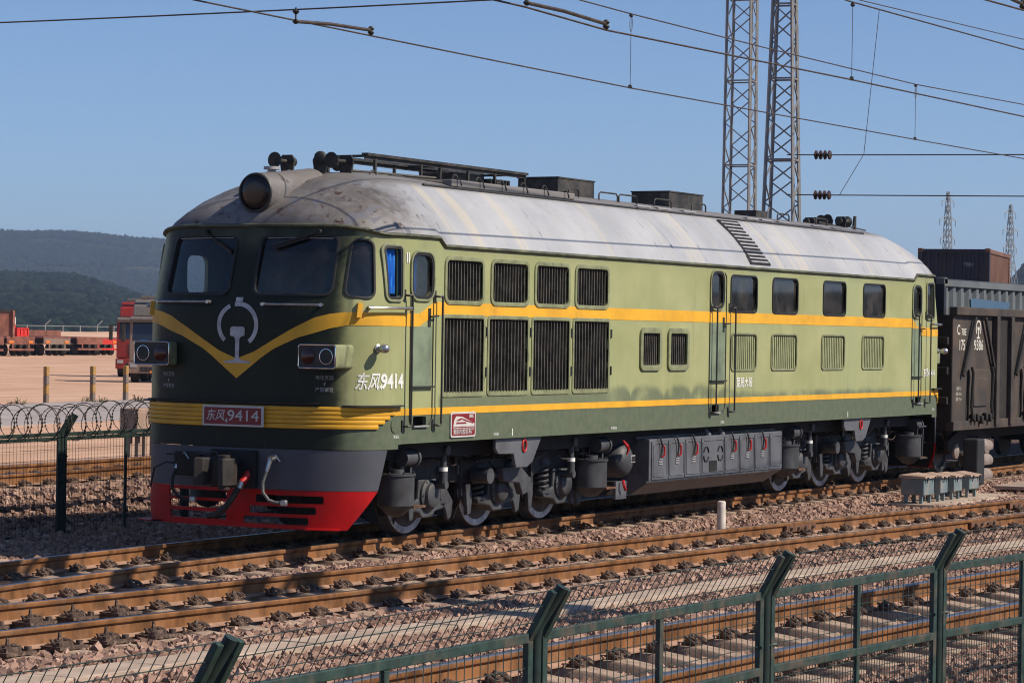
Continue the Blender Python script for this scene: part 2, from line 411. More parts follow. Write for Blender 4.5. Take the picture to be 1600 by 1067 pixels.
def sstep(v, a, b):
    k = min(1, max(0, (v-a)/(b-a))); return k*k*(3-2*k)

# ------------------------------------------------------------------ ground
def c1(x): return -.008*x*x if x < 0 else 0.0
def c2(x): return -3.65-.09*x-.0012*x*abs(x) if x < 20 else -3.65-1.8-.48-(x-20)*.13
def c3(x): return -10.1-.125*x-.004*x*x if x < 5 else -10.825-(x-5)*.165
def c4(x): return 7.95+.06*(x-4)
def ct(x): return -5.9-.085*x-.003*x*abs(x)*.6
TR = [(c1, -.02), (c2, -.02), (c3, .2), (c4, .35)]
def ground_h(x, y):
    h = -.30
    if -9 < y < -3: h = -.255
    if y > 11: h = -.30+.30*sstep(y, 11, 14.5)
    for c, zr in TR:
        d = abs(y-c(x)); top = zr-.222
        if d < 1.15: q = top-.075
        elif d < 1.75: q = top+.012*sstep(d, 1.15, 1.35)-.075*(1-sstep(d, 1.15, 1.35))
        else: q = top-(d-1.75)/1.7
        h = max(h, q)
    return h
def axis(a, b, fine0, fine1, step, grow=1.16):
    v = [fine0]
    while v[-1] < fine1: v.append(v[-1]+step)
    s = step; lo = []
    p = fine0
    while p > a: s = min(s*grow, 900); p -= s; lo.append(p)
    s = step; p = v[-1]
    while p < b: s = min(s*grow, 900); p += s; v.append(p)
    return sorted(lo)+v
gx = axis(-3000, 9500, -20, 60, 1.0); gy = axis(-3000, 9500, -16, 16, .22)
rows = [[(x, y, ground_h(x, y) if abs(y) < 60 else (0 if y > 0 else -.3)) for x in gx] for y in gy]
tag(B().grid(rows).obj('ground', 'ground_dirt', smooth=60), kind='structure')
# concrete haul road across the yard
def road_y(x): return 20.9+.154*x
rr = [[(x, road_y(x)+w, zz) for x in np.linspace(-40, 160, 40)] for w, zz in ((0, -.2), (0.02, .012), (9.2, .03), (9.22, -.2))]
tag(B().grid(rr).obj('road', 'asphalt', smooth=60), kind='structure')

# ------------------------------------------------------------------ tracks
RP = [(-.075,-.176),(.075,-.176),(.075,-.166),(.012,-.148),(.0085,-.10),(.0085,-.058),(.033,-.044),(.0365,-.036),(.0365,-.010),(.030,-.002),(.012,0),
      (-.012,0),(-.030,-.002),(-.0365,-.010),(-.0365,-.036),(-.033,-.044),(-.0085,-.058),(-.0085,-.10),(-.012,-.148),(-.075,-.166)]
def rail_mesh(c, off, zr, x0, x1, step, parent):
    xs = np.arange(x0, x1+.01, step); rows_ = []
    for x in xs:
        e = .05; t_ = Vector((2*e, c(x+e)-c(x-e), 0)).normalized(); n_ = Vector((-t_.y, t_.x, 0))
        o = Vector((x, c(x), zr))
        rows_.append([o+n_*(off+a)+Vector((0, 0, h)) for a, h in RP])
    b_ = B().grid(rows_, closed=True); b_.f += [tuple(range(len(RP))), tuple(len(b_.v)-1-k for k in range(len(RP)))]
    o = b_.obj('rail', 'rail_rust', parent, smooth=30)
    o.data.materials.append(MATS['rail_top']); o.data.materials.append(MATS['rail_foot'])
    for p in o.data.polygons:
        zc = p.center.z-zr
        if zc > -.006: p.material_index = 1
        elif zc < -.145: p.material_index = 2
    return o
def sleeper_mesh():
    ys = [-1.3, -1.22, -1.0, -.9, -.6, -.45, -.2, .2, .45, .6, .9, 1.0, 1.22, 1.3]
    zt = [-.25, -.205, -.188, -.184, -.184, -.198, -.232, -.232, -.198, -.184, -.184, -.188, -.205, -.25]
    rows_ = []
    for y, z in zip(ys, zt):
        w = .155 if abs(y) > .5 else .135
        rows_.append([(-w, y, -.42), (w, y, -.42), (w-.018, y, z-.02), (w-.035, y, z), (-w+.035, y, z), (-w+.018, y, z-.02)])
    b_ = B().grid(rows_, closed=True); b_.f += [tuple(range(6)), tuple(len(b_.v)-1-k for k in range(6))]
    me = bpy.data.meshes.new('sleeper'); me.from_pydata([tuple(v) for v in b_.v], [], b_.f); me.update()
    bm = bmesh.new(); bm.from_mesh(me); bmesh.ops.recalc_face_normals(bm, faces=bm.faces); bm.to_mesh(me); bm.free()
    me.materials.append(MATS['concrete']); me.polygons.foreach_set('use_smooth', [True]*len(me.polygons)); me.set_sharp_from_angle(angle=rad(38))
    return me
def fastener_mesh(plate=False):
    """bolt, nut and the two bows of a spring clip; origin at the rail centre line, clip on the -y side"""
    b_ = B(); z0 = -.176
    if plate:
        b_.box(-.17, .17, -.30, -.06, -.182, -.155); b_.box(-.085, .085, -.2, -.1, -.155, -.125)
        b_.cyl((.12, -.24, -.155), (.12, -.24, -.118), .032, n=8)
        b_.cyl((-.12, -.24, -.155), (-.12, -.24, -.118), .032, n=8)
    b_.box(-.055, .055, -.175, -.075, -.185, -.135)
    b_.cyl((0, -.125, -.15), (0, -.125, -.105), .03, n=6); b_.cyl((0, -.125, -.105), (0, -.125, -.088 if not plate else -.05), .02, .014, n=6)
    for s in (-1, 1):
        pts = [(s*.02, -.085, -.125), (s*.05, -.075, -.118), (s*.085, -.10, -.112), (s*.115, -.15, -.125), (s*.11, -.19, -.15), (s*.075, -.205, -.155), (s*.05, -.175, -.13), (s*.045, -.12, -.11)]
        b_.tube(pts, .0115, n=5)
    me = bpy.data.meshes.new('fastener'); me.from_pydata([tuple(v) for v in b_.v], [], b_.f); me.update()
    bm = bmesh.new(); bm.from_mesh(me); bmesh.ops.recalc_face_normals(bm, faces=bm.faces); bm.to_mesh(me); bm.free()
    me.materials.append(MATS['fastener'])
    return me
SLM = sleeper_mesh(); FAM = fastener_mesh(); FAP = fastener_mesh(True)
def child(name, me, parent, loc, rz=0, mpi=None):
    o = link(bpy.data.objects.new(name, me)); o.parent = parent
    o.matrix_parent_inverse = mpi or Matrix.Identity(4)
    o.location = loc; o.rotation_euler = (0, 0, rz); return o
SLX = {'c1': [], 'c2': [], 'c3': [], 'c4': []}
def track(label, c, zr, x0, x1, s0, s1, step=.6, plates=None, phase=0.0):
    t_ = root('railway_track', (x0, c(x0), zr), label, 'railway track')
    for off in (-.755, .755): rail_mesh(c, off, zr, x0, x1, 1.0, t_)
    mpi = Matrix.Translation(-t_.location)
    x = s0+phase
    while x < s1:
        SLX[c.__name__].append(x)
        rz = math.atan2(c(x+.1)-c(x-.1), .2)+random.uniform(-.012, .012)
        s = child('sleeper', SLM, t_, (x, c(x)+random.uniform(-.02, .02), zr), rz, mpi)
        for off in (-.755, .755):
            child('fastener', FAP if plates and plates(x, off) else FAM, s, (0, off, 0), random.uniform(-.03, .03))
        x += step
    return t_
tk1 = track('railway track with rusty rails that the green locomotive stands on', c1, -.02, -14, 70, -8.6, 27, .6)
tk2 = track('empty rusty railway track directly in front of the locomotive', c2, -.02, -18, 75, -11.2, 34, .58, plates=lambda x, o: x < (-5.8 if o > 0 else -6.6))
tk3 = track('nearest railway track, seen through the green foreground fence', c3, .2, -22, 40, -14, 12, .6)
tk4 = track('railway track behind the far fence with razor wire', c4, .35, -12, 110, -2, 22, .6)
# fishplate joints on the second track
for x, off in ((8.0, .755), (10.5, -.755), (15.2, .755)):
    b_ = B(); y = c2(x)+off; sl_ = (c2(x+.3)-c2(x-.3))/.6
    A = Vector((x-.42, y-.42*sl_-.045, -.105)); Z = Vector((x+.42, y+.42*sl_-.045, -.105))
    b_.bar(A, Z, .045, .09)
    o = b_.obj('joint_bar', 'fishplate', tk2, smooth=None)
    for k in range(4):
        q = A.lerp(Z, .14+.24*k); B().cyl(q+Vector((0, -.02, 0)), q+Vector((0, -.055, 0)), .022, n=6).obj('bolt', 'fastener', o, smooth=None)
# cable trough slabs between the second and third track
tr = root('cable_trough', (-10, ct(-10), -.25), 'strip of pale concrete cable trough covers lying in the ballast', 'cable trough')
x = -13.0; L = 1.0; k = 0
while x < 40:
    xa, xb = x+.008, x+L-.008; w = .22; j = [random.uniform(-.006, .006) for _ in range(4)]
    ztp = max(ground_h(x, ct(x))+.075, -.185)
    b_ = B(); b_.add([(xa, ct(xa)-w, ztp-.09), (xb, ct(xb)-w, ztp-.09), (xb, ct(xb)+w, ztp-.09), (xa, ct(xa)+w, ztp-.09),
                      (xa, ct(xa)-w, ztp+j[0]), (xb, ct(xb)-w, ztp+j[1]), (xb, ct(xb)+w, ztp+j[2]), (xa, ct(xa)+w, ztp+j[3])],
                     [(0,3,2,1),(4,5,6,7),(0,1,5,4),(1,2,6,5),(2,3,7,6),(3,0,4,7)])
    b_.obj('trough_cover', 'slab_concrete', tr, smooth=None, bevel=.008); x += L

# ------------------------------------------------------------------ ballast stones
def stones():
    cam = np.array(CAM); R2 = np.array(rr_); U2 = np.array(uu_); D2 = np.array(d_)
    P = []; S_ = []
    def scatter(n, x0, x1, y0, y1, dmax, smin, smax):
        x = rng.uniform(x0, x1, n); y = rng.uniform(y0, y1, n)
        v = np.stack([x-cam[0], y-cam[1], np.full(n, -.2-cam[2])], 1)
        dz = v@D2; uu = (v@R2)/dz*94.62/36; vv = (v@U2)/dz*94.62/36
        ok = (np.abs(uu) < .53) & (dz > 8) & (dz < dmax) & (vv > -.36) & (vv < .34)
        ok &= ~((x > .5) & (x < 19.5) & (y > .9) & (y < 1.2+x*.0+2.4) & (dz > 0) & False)
        x = x[ok]; y = y[ok]
        keep = np.abs(y-np.array([ct(a) for a in x])) > .19
        # under the train the stones are hidden from every side
        keep &= ~((x > 2) & (x < 60) & (np.abs(y) < .68))
        keep &= ~((x > 6) & (x < 60) & (y > .9) & (y < 5.2))
        for nm, c in (('c1', c1), ('c2', c2), ('c3', c3), ('c4', c4)):
            sx = np.array(SLX[nm]); cy = np.array([c(a) for a in x]); i = np.clip(np.searchsorted(sx, x), 1, len(sx)-1)
            dmin = np.minimum(np.abs(x-sx[i-1]), np.abs(x-sx[i])); keep &= ~((np.abs(y-cy) < 1.27) & (dmin < .135))
        x = x[keep]; y = y[keep]
        P.append(np.stack([x, y], 1)); S_.append(rng.uniform(smin, smax, len(x)))
    scatter(285000, -22, 40, -13.5, -.6, 80, .030, .070)
    scatter(52000, -12, 14, -1.2, 11.5, 80, .04, .085)
    scatter(16000, -8, 30, 4.8, 13, 80, .035, .07)
    P = np.concatenate(P); S_ = np.concatenate(S_)
    if len(P) > 165000:
        k = rng.permutation(len(P))[:165000]; P = P[k]; S_ = S_[k]
    n = len(P)
    Z = np.array([ground_h(a, b_) for a, b_ in P])+rng.uniform(-.012, .022, n)
    for c, zr in TR:       # keep stones out of the rails
        dd = P[:, 1]-np.array([c(a) for a in P[:, 0]])
        for off in (-.755, .755): Z = np.where(np.abs(dd-off) < .11, Z-.05, Z)
    base = np.array([(-1,-1,-1),(1,-1,-1),(1,1,-1),(-1,1,-1),(-1,-1,1),(1,-1,1),(1,1,1),(-1,1,1)], float)
    J = base[None]*(1+rng.uniform(-.55, .35, (n, 8, 3)))
    J *= (S_[:, None]*rng.uniform(.55, 1.15, (n, 3)))[:, None, :]*.62
    q = rng.normal(size=(n, 4)); q /= np.linalg.norm(q, axis=1)[:, None]; w, x, y, z = q.T
    M = np.stack([1-2*(y*y+z*z), 2*(x*y-z*w), 2*(x*z+y*w), 2*(x*y+z*w), 1-2*(x*x+z*z), 2*(y*z-x*w), 2*(x*z-y*w), 2*(y*z+x*w), 1-2*(x*x+y*y)], 1).reshape(n, 3, 3)
    V = np.einsum('nij,nkj->nki', M, J)+np.concatenate([P, Z[:, None]], 1)[:, None, :]
    F = np.array([(0,3,2,1),(4,5,6,7),(0,1,5,4),(1,2,6,5),(2,3,7,6),(3,0,4,7)])
    F = (F[None]+(np.arange(n)*8)[:, None, None]).reshape(-1)
    me = bpy.data.meshes.new('ballast_gravel'); me.vertices.add(n*8); me.vertices.foreach_set('co', V.reshape(-1).astype(np.float32))
    me.loops.add(len(F)); me.loops.foreach_set('vertex_index', F.astype(np.int32))
    me.polygons.add(n*6); me.polygons.foreach_set('loop_start', np.arange(0, n*24, 4, dtype=np.int32))
    me.update(calc_edges=True); me.polygons.foreach_set('use_smooth', [False]*(n*6))
    at = me.attributes.new('tone', 'FLOAT', 'POINT'); at.data.foreach_set('value', np.repeat(np.clip(rng.normal(.5, .2, n), 0, 1), 8).astype(np.float32))
    me.materials.append(MATS['ballast_stone'])
    o = link(bpy.data.objects.new('ballast_gravel', me))
    tag(o, 'pinkish brown crushed stone ballast around the tracks', 'gravel', kind='stuff')
    print('stones', n)
stones()

# ------------------------------------------------------------------ locomotive
XF, XR = -.355, 20.2; XC = (XF+XR)/2; HW = 1.65
LOCO = root('diesel_locomotive', (XC, 0, 0), 'olive green diesel locomotive with yellow stripes and grey roof', 'locomotive')
def lerp_tab(z, T):
    for (z0, v0), (z1, v1) in zip(T[:-1], T[1:]):
        if z <= z1: return v0+(v1-v0)*max(0, (z-z0)/(z1-z0))
    return T[-1][1]+(z-T[-1][0])*(T[-1][1]-T[-2][1])/(T[-1][0]-T[-2][0])
NTAB = [(0., 0.), (2.66, 0.), (2.75, .006), (2.84, .03), (3.62, .26)]
D0, PP = .975, 2.83
_oc = {}
def outline(z):
    k = round(z, 3)
    if k not in _oc:
        n = XF+lerp_tab(z, NTAB); th = np.linspace(0, np.pi/2, 90)
        x = n+D0*(1-np.cos(th)**(2/PP)); y = -HW*np.sin(th)**(2/PP)
        s = np.concatenate([[0], np.cumsum(np.hypot(np.diff(x), np.diff(y)))])
        _oc[k] = (x, y, s)
    return _oc[k]
def surf(a, z, off=0.0, rear=False):
    x_, y_, s = outline(z); sg = 1 if a >= 0 else -1; q = abs(a)
    if q >= s[-1]: x = x_[-1]+q-s[-1]; y = y_[-1]; nx, ny = 0, -1
    else:
        x = np.interp(q, s, x_); y = np.interp(q, s, y_); e = .02
        dx = np.interp(q+e, s, x_)-np.interp(max(0, q-e), s, x_); dy = np.interp(q+e, s, y_)-np.interp(max(0, q-e), s, y_)
        if q < e: dx = 0
        l = math.hypot(dx, dy); nx, ny = dy/l, -dx/l
    X = x+nx*off
    if rear: X = 2*XC-X
    return Vector((X, sg*(y+ny*off), z))
def side(x, z, off=0.0): return Vector((x, -HW-off, z))
A_END = 2.2169; X_END = .62
def a_of(x): return A_END+x-X_END           # arc length at side position x (below the windows)
def zg(x):
    x = min(x, 2*XC-x)
    return 3.56+.095*(1-sstep(x, 1.5, 1.64))+.09*(1-sstep(x, -.05, .42))
# -- rings
def ring(z, W_, noff, D, p, M=26, follow=0.0, xs=()):
    n = XF+noff; pts = []
    th = np.linspace(0, np.pi/2, M)
    near = [(n+D*(1-math.cos(t)**(2/p)) if t < math.pi/2-1e-6 else n+D, -W_*math.sin(t)**(2/p)) for t in th]
    near += [(max(x, n+D+.012*(i+1)), -W_) for i, x in enumerate(xs)]
    rear = [(2*XC-x, y) for x, y in reversed(near)]
    loop = near+rear
    loop = loop+[(x, -y) for x, y in reversed(loop[1:-1])]
    return [(x, y, z*(1-follow)+zg(x)*follow) for x, y in loop]
SX = (1.35, 1.5, 1.57, 1.64, 3.2, 6.4)
bz = [1.19, 1.3, 1.56, 1.62, 1.9, 2.3, 2.58, 2.66, 2.75, 2.84, 3.0, 3.25, 3.5]
outer = [ring(z, HW, lerp_tab(z, NTAB), D0, PP, xs=SX) for z in bz]+[ring(3.6, HW, .262, D0, PP, follow=1, xs=SX)]
inner = [ring(z, HW-.05, lerp_tab(z, NTAB)+.05, D0, PP, xs=SX) for z in bz]+[ring(3.6, HW-.05, .312, D0, PP, follow=1, xs=SX)]
bs = B(); rows = outer+inner[::-1]+[outer[0]]
m_ = len(outer[0])
for r in rows[:-1]: bs.v += r
nr = len(rows)-1
for i in range(nr):
    j = (i+1) % nr
    for k in range(m_):
        l = (k+1) % m_; bs.f.append((i*m_+k, i*m_+l, j*m_+l, j*m_+k))
# -- outlines of openings in (a, z)
def rounded(corners, r, n=5):
    out = []; m = len(corners)
    for i in range(m):
        p = Vector(corners[i]); a = Vector(corners[i-1]); c = Vector(corners[(i+1) % m])
        d0 = (a-p).normalized(); d1 = (c-p).normalized()
        r_i = r[i] if isinstance(r, (list, tuple)) else r
        for k in range(n+1):
            t = k/n; q0 = p+d0*r_i*(1-t); q1 = p+d1*r_i*t
            out.append(tuple((q0*(1-t)+q1*t)))
    # densify long edges so they follow the curved shell
    res = []
    for i in range(len(out)):
        p = Vector(out[i]); q = Vector(out[(i+1) % len(out)]); k = max(1, int((q-p).length/.16))
        for j in range(k): res.append(tuple(p.lerp(q, j/k)))
    return res
def rect(x0, x1, z0, z1): return [(x0, z0), (x1, z0), (x1, z1), (x0, z1)]
def offset2(poly, w):
    m = len(poly); out = []
    A = sum(poly[i][0]*poly[(i+1) % m][1]-poly[(i+1) % m][0]*poly[i][1] for i in range(m)); sg = 1 if A > 0 else -1
    for i in range(m):
        p0 = Vector(poly[i-1]); p1 = Vector(poly[(i+1) % m]); t = (p1-p0)
        if t.length < 1e-6: out.append(poly[i]); continue
        t.normalize(); out.append((poly[i][0]+sg*t.y*w, poly[i][1]-sg*t.x*w))
    return out
def cutter(b_, poly, fn, o0=-.16, o1=.12):
    n = len(poly); c = (sum(p[0] for p in poly)/n, sum(p[1] for p in poly)/n)
    vs = [fn(p[0], p[1], o1) for p in poly]+[fn(p[0], p[1], o0) for p in poly]+[fn(c[0], c[1], o1), fn(c[0], c[1], o0)]
    fs = [(i, (i+1) % n, n+(i+1) % n, n+i) for i in range(n)]+[((i+1) % n, i, 2*n) for i in range(n)]+[(n+i, n+(i+1) % n, 2*n+1) for i in range(n)]
    b_.add(vs, fs)
def disk(b_, poly, fn, off, rings=5):
    n = len(poly); c = (sum(p[0] for p in poly)/n, sum(p[1] for p in poly)/n); k0 = len(b_.v)
    rows_ = []
    for r in range(rings):
        k = 1-r/rings; rows_.append([fn(c[0]+(p[0]-c[0])*k, c[1]+(p[1]-c[1])*k, off) for p in poly])
    b_.grid(rows_, closed=True); m = len(b_.v); b_.v.append(tuple(fn(c[0], c[1], off)))
    b_.f += [(m-n+i, m-n+(i+1) % n, m) for i in range(n)]; return b_
def frame_ring(poly, w, fn, o0, o1, inset=0.0):
    pi_ = offset2(poly, -inset) if inset else poly; po = offset2(poly, w); mid = offset2(poly, w*.5)
    return B().grid([[fn(*p, o0) for p in pi_], [fn(*p, o1) for p in pi_], [fn(*p, o1+.004) for p in mid], [fn(*p, o1) for p in po], [fn(*p, o0) for p in po]], closed=True)
FR = lambda sg, rear: (lambda a, z, off=0.0: surf(sg*a, z, off, rear))
def curved(sg, rear):
    def fn(x, z, off=0.0):
        xx = 2*XC-x if rear else x; x_, y_, s = outline(z)
        if xx >= x_[-1]: p = Vector((xx, -HW-off, z))
        else: p = surf(float(np.interp(xx, x_, s)), z, off)
        return Vector((2*XC-p.x if rear else p.x, p.y*sg, z))
    return fn
SD = lambda x, z, off=0.0: side(x, z, off)
SDF = lambda x, z, off=0.0: Vector((x, HW+off, z))
WS = rounded([(.19, 2.945), (1.17, 2.945), (1.145, 3.61), (.19, 3.615)], .09)
QW = rounded([(1.345, 2.93), (1.69, 2.905), (1.56, 3.565), (1.335, 3.575)], .09)
QWF = rounded([(1.47, 2.92), (1.69, 2.905), (1.62, 3.56), (1.47, 3.565)], .06)
CW = rounded(rect(.375, .60, 2.925, 3.485), .03)
DW = rounded(rect(.885, 1.33, 2.945, 3.425), .12)
CWR = rounded(rect(18.90, 19.22, 2.92, 3.49), .03); DWR = rounded(rect(18.19, 18.55, 2.945, 3.425), .12)
cuts = []
for rear in (False, True):
    for sg in (1, -1):
        cuts += [(WS, FR(sg, rear))]+([(QW, FR(sg, rear))] if sg > 0 else [])
        f_ = SD if sg > 0 else SDF
        cuts += [(CWR if rear else CW, curved(sg, rear)), (DWR if rear else DW, f_)]
UG = [(1.69, 2.58), (2.85, 3.77), (4.02, 4.92), (5.165, 6.09)]
BG = [(1.645, 2.63), (2.78, 3.80), (3.955, 4.965), (5.115, 6.14)]
SGr = [(7.2, 7.74), (8.11, 8.67)]
WN = [(10.26, 11.22), (11.86, 12.85), (13.96, 14.92), (15.76, 16.76)]
LG = [(10.30, 11.22), (11.84, 12.83), (13.92, 14.89), (15.73, 16.72)]
ug = [rounded(rect(a, c, 2.905, 3.395), .07) for a, c in UG]; bgp = [rounded(rect(a, c, 1.775, 2.69), .02) for a, c in BG]
sgp = [rounded(rect(a, c, 2.10, 2.55), .03) for a, c in SGr]; wnp = [rounded(rect(a, c, 2.905, 3.42), .09) for a, c in WN]
lgp = [rounded(rect(a, c, 2.03, 2.55), .07) for a, c in LG]
mdw = rounded(rect(9.55, 9.95, 2.96, 3.44), .12)
STEPS = [(.94, 1.25), (9.61, 9.87), (18.36, 18.66)]
stp = [rounded(rect(a, c, 1.395, 1.51), .03) for a, c in STEPS]
for P in ug+bgp+sgp+wnp+lgp+[mdw]+stp: cuts.append((P, SD))
cb = B()
for P, f_ in cuts: cutter(cb, P, f_)
def finish_shell():
    body = bs.obj('body_shell', 'body_paint', LOCO, smooth=None)
    cut = cb.obj('cut', None, None, smooth=None)
    md = body.modifiers.new('cut', 'BOOLEAN'); md.operation = 'DIFFERENCE'; md.solver = 'EXACT'; md.object = cut
    dg = bpy.context.evaluated_depsgraph_get(); me = bpy.data.meshes.new_from_object(body.evaluated_get(dg))
    body.modifiers.clear(); body.data = me; cm = cut.data; bpy.data.objects.remove(cut); bpy.data.meshes.remove(cm)
    me.polygons.foreach_set('use_smooth', [True]*len(me.polygons)); me.set_sharp_from_angle(angle=rad(24))
    print('shell faces', len(me.polygons)); return body
BODY = finish_shell()
# -- roof
rl = []
for k in (0, .08, .2, .4, .6, .8, 1.0):
    Wk = HW+.012-.66*k+.07*math.sin(math.pi*k)
    nk = lerp_tab(k, [(0, .272), (.2, .31), (.4, .41), (.6, .56), (.8, .79), (1.0, 1.12)])
    rl.append(ring(4.33, Wk, nk, D0+.1*k, PP-.2*k, follow=1-k, xs=SX))
for z, Wk, nk, D in ((4.36, .93, 1.26, 1.05), (4.42, .74, 1.55, .95), (4.47, .48, 1.95, .7), (4.50, .24, 2.35, .4)):
    rl.append(ring(z, Wk, nk, D, 2.5, xs=[2.9, 3., 3.1, 3.2, 3.25, 6.4]))
b_ = B().grid(rl, closed=True); b_.f.append(tuple(len(b_.v)-len(rl[-1])+k for k in range(len(rl[-1]))))
ROOF = b_.obj('roof', 'roof_paint', LOCO, smooth=40)
# gutter: a rounded bar all round at the eaves
lp = ring(3.6, HW+.018, .258, D0, PP, follow=1, xs=SX)
B().grid([[(x, y, z+dz) for x, y, z in ring(3.6, HW+o, .262-o, D0, PP, follow=1, xs=SX)] for o, dz in ((-.01, -.028), (.02, -.026), (.035, -.008), (.03, .012), (.0, .022), (-.02, .02))], closed=True).obj('gutter', 'gutter_dirty', LOCO, smooth=50)
for yy in (-1, 1):
    bq = B()
    bq.tube([(2.2, yy*1.0, 4.34), (17.4, yy*1.0, 4.34)], .018, n=6); bq.obj('roof_seam', 'dark_steel', ROOF)
for x in (1.72, 4.4, 7.9, 9.4, 12.4, 15.2, 17.8):      # raised panel joints down the slope
    bq = B()
    for k0, k1 in ((.06, .35), (.35, .65), (.65, .97)):
        pr = lambda k: Vector((x, -(HW+.014-.66*k+.07*math.sin(math.pi*k)), zg(x)*(1-k)+4.33*k))
        bq.bar(pr(k0), pr(k1), .004, .012, up=(1, 0, 0))
    bq.obj('roof_joint', 'roof_paint', ROOF, smooth=None)
# -- paint bands laid on the shell
def strip(name, rows_, fn, mat, off=.004, parent=None, zn=1):
    R0 = []
    for a, z0, z1 in rows_: R0.append([fn(a, z0, off-.003)]+[fn(a, z0+(z1-z0)*k/zn, off) for k in range(zn+1)]+[fn(a, z1, off-.003)])
    return B().grid(R0).obj(name, mat, parent or LOCO, smooth=60)
TOPT = [(0, 2.17), (.25, 2.26), (.42, 2.355), (.74, 2.53), (1.02, 2.665), (1.2, 2.71), (1.4, 2.733), (9, 2.738)]
BOTT = [(0, 1.94), (.2, 2.085), (.35, 2.195), (.5, 2.29), (.82, 2.43), (1.02, 2.485), (1.2, 2.54), (1.4, 2.578), (9, 2.588)]
aL = list(np.linspace(0, 2.2, 60))+[a_of(1.07)]
for rear in (False, True):
    rws = [(-a, lerp_tab(a, BOTT), lerp_tab(a, TOPT)) for a in reversed(aL[1:])]+[(a, lerp_tab(a, BOTT), lerp_tab(a, TOPT)) for a in aL]
    strip('nose_stripe', rws, FR(1, rear), 'yellow_paint', zn=4)
for fn in (SD, SDF):
    M_ = lambda x: 2*XC-x
    strip('side_stripe', [(1.07, 2.588, 2.738), (1.41, 2.722, 2.88), (18.14, 2.722, 2.88), (18.40, 2.588, 2.738), (M_(1.07), 2.588, 2.738)], fn, 'yellow_paint')
    strip('sill_stripe', [(.46, 1.526, 1.608), (M_(.46), 1.526, 1.608)], fn, 'yellow_paint')
# -- glazing
def window(name, poly, fn, gmat, parent, seal=.028, sealmat='rubber', goff=-.022, rim=None):
    g = disk(B(), offset2(poly, .004), fn, goff).obj(name, gmat, parent, smooth=60)
    frame_ring(poly, seal, fn, -.03, .014).obj('window_seal', sealmat, g, smooth=60)
    if rim: frame_ring(offset2(poly, seal+.002), rim, fn, -.004, .022).obj('window_rim', 'trim_green', g, smooth=60)
    return g
for rear in (False, True):
    for sg in (1, -1):
        ws = window('windscreen', WS, FR(sg, rear), 'cab_glass', LOCO, .034)
        if sg > 0: window('quarter_window', QW, FR(sg, rear), 'cab_glass', LOCO, .026)
        if not rear:
            p0 = FR(sg, rear)(.62, 3.70, .05); p1 = FR(sg, rear)(.62, 3.58, .05)
            wb = B(); f_ = FR(sg, rear)
            base = f_(.93 if sg > 0 else .60, 3.665, .05); tip = f_(.36 if sg > 0 else .28, 3.50 if sg > 0 else 3.46, .035)
            if sg < 0: base = f_(.62, 3.66, .05); tip = f_(.21, 3.44, .035)
            wb.tube([base, base.lerp(tip, .5)+Vector((-.02, 0, 0)), tip], .012, n=6)
            wb.bar(base.lerp(tip, .25)+Vector((-.0, 0, -.02)), tip+Vector((0, 0, -.03)), .02, .03)
            wb.cyl(base+Vector((.04, 0, .01)), base+Vector((-.03, 0, 0)), .03, n=8)
            wb.obj('wiper', 'rubber', ws)
            B().tube([f_(.24, 3.595, -.005), f_(.6, 3.598, -.004), f_(1.1, 3.592, -.004)], .008, n=5).obj('heater_strip', 'silver_grey', ws)
        f_ = SD if sg > 0 else SDF
        cw = CWR if rear else CW; f_ = curved(sg, rear)
        if rear or sg < 0: window('cab_side_window', cw, f_, 'cab_glass', LOCO, .03, 'rubber', rim=.03)
        else:            # near front window stands open: frame only
            wf = frame_ring(CW, .03, f_, -.03, .014).obj('open_window_seal', 'rubber', LOCO, smooth=60)
            frame_ring(offset2(CW, .032), .03, f_, -.004, .022).obj('window_rim', 'trim_green', wf, smooth=60)
# cab interior
simple('bulkhead', (.17, .20, .20), .75, var=.1)
for rear in (False, True):
    mx = (lambda x: 2*XC-x) if rear else (lambda x: x)
    q = lambda x0, x1: (min(mx(x0), mx(x1)), max(mx(x0), mx(x1)))
    B().box(*q(1.7, 1.76), -1.59, 1.59, 1.25, 3.5).obj('bulkhead', 'bulkhead', LOCO, smooth=None)
    B().box(*q(.25, 1.7), -1.58, 1.58, 1.60, 1.68).obj('cab_floor', 'interior', LOCO, smooth=None)
    cons = B().box(*q(.28, .75), -1.2, 1.2, 1.68, 2.72); cons.box(*q(.4, .72), -1.05, -.35, 2.72, 2.86)
    cons.obj('control_desk', 'cab_trim', LOCO, smooth=None, bevel=.02)
    for y in (-.75, .75):
        st_ = B().box(*q(1.1, 1.5), y-.22, y+.22, 2.05, 2.17).box(*q(1.46, 1.56), y-.22, y+.22, 2.17, 2.85).cyl((mx(1.3), y, 1.68), (mx(1.3), y, 2.06), .06)
        st_.obj('cab_seat', 'rubber', LOCO, smooth=None, bevel=.03)
cu_ = B(); rows = []
for i in range(15):
    k = i/14; rows.append([(.395+.05*max(0, 1-abs(zq-3.42)/.2)*0+(.02+.11*(3.5-zq)/.5)*(1-k)*.6+.20*k-.02*(3.5-zq), -1.545+.022*math.sin(k*15+zq*3)-.02*k, zq) for zq in np.linspace(2.96, 3.48, 8)])
cu_.grid(rows).obj('curtain', 'curtain_blue', LOCO, smooth=60)
B().grid([[(.93+.35*i/12, -1.56+.015*math.sin(i*1.3), zq) for zq in (2.9, 3.45)] for i in range(8)]).obj('curtain', 'curtain_blue', LOCO, smooth=60)
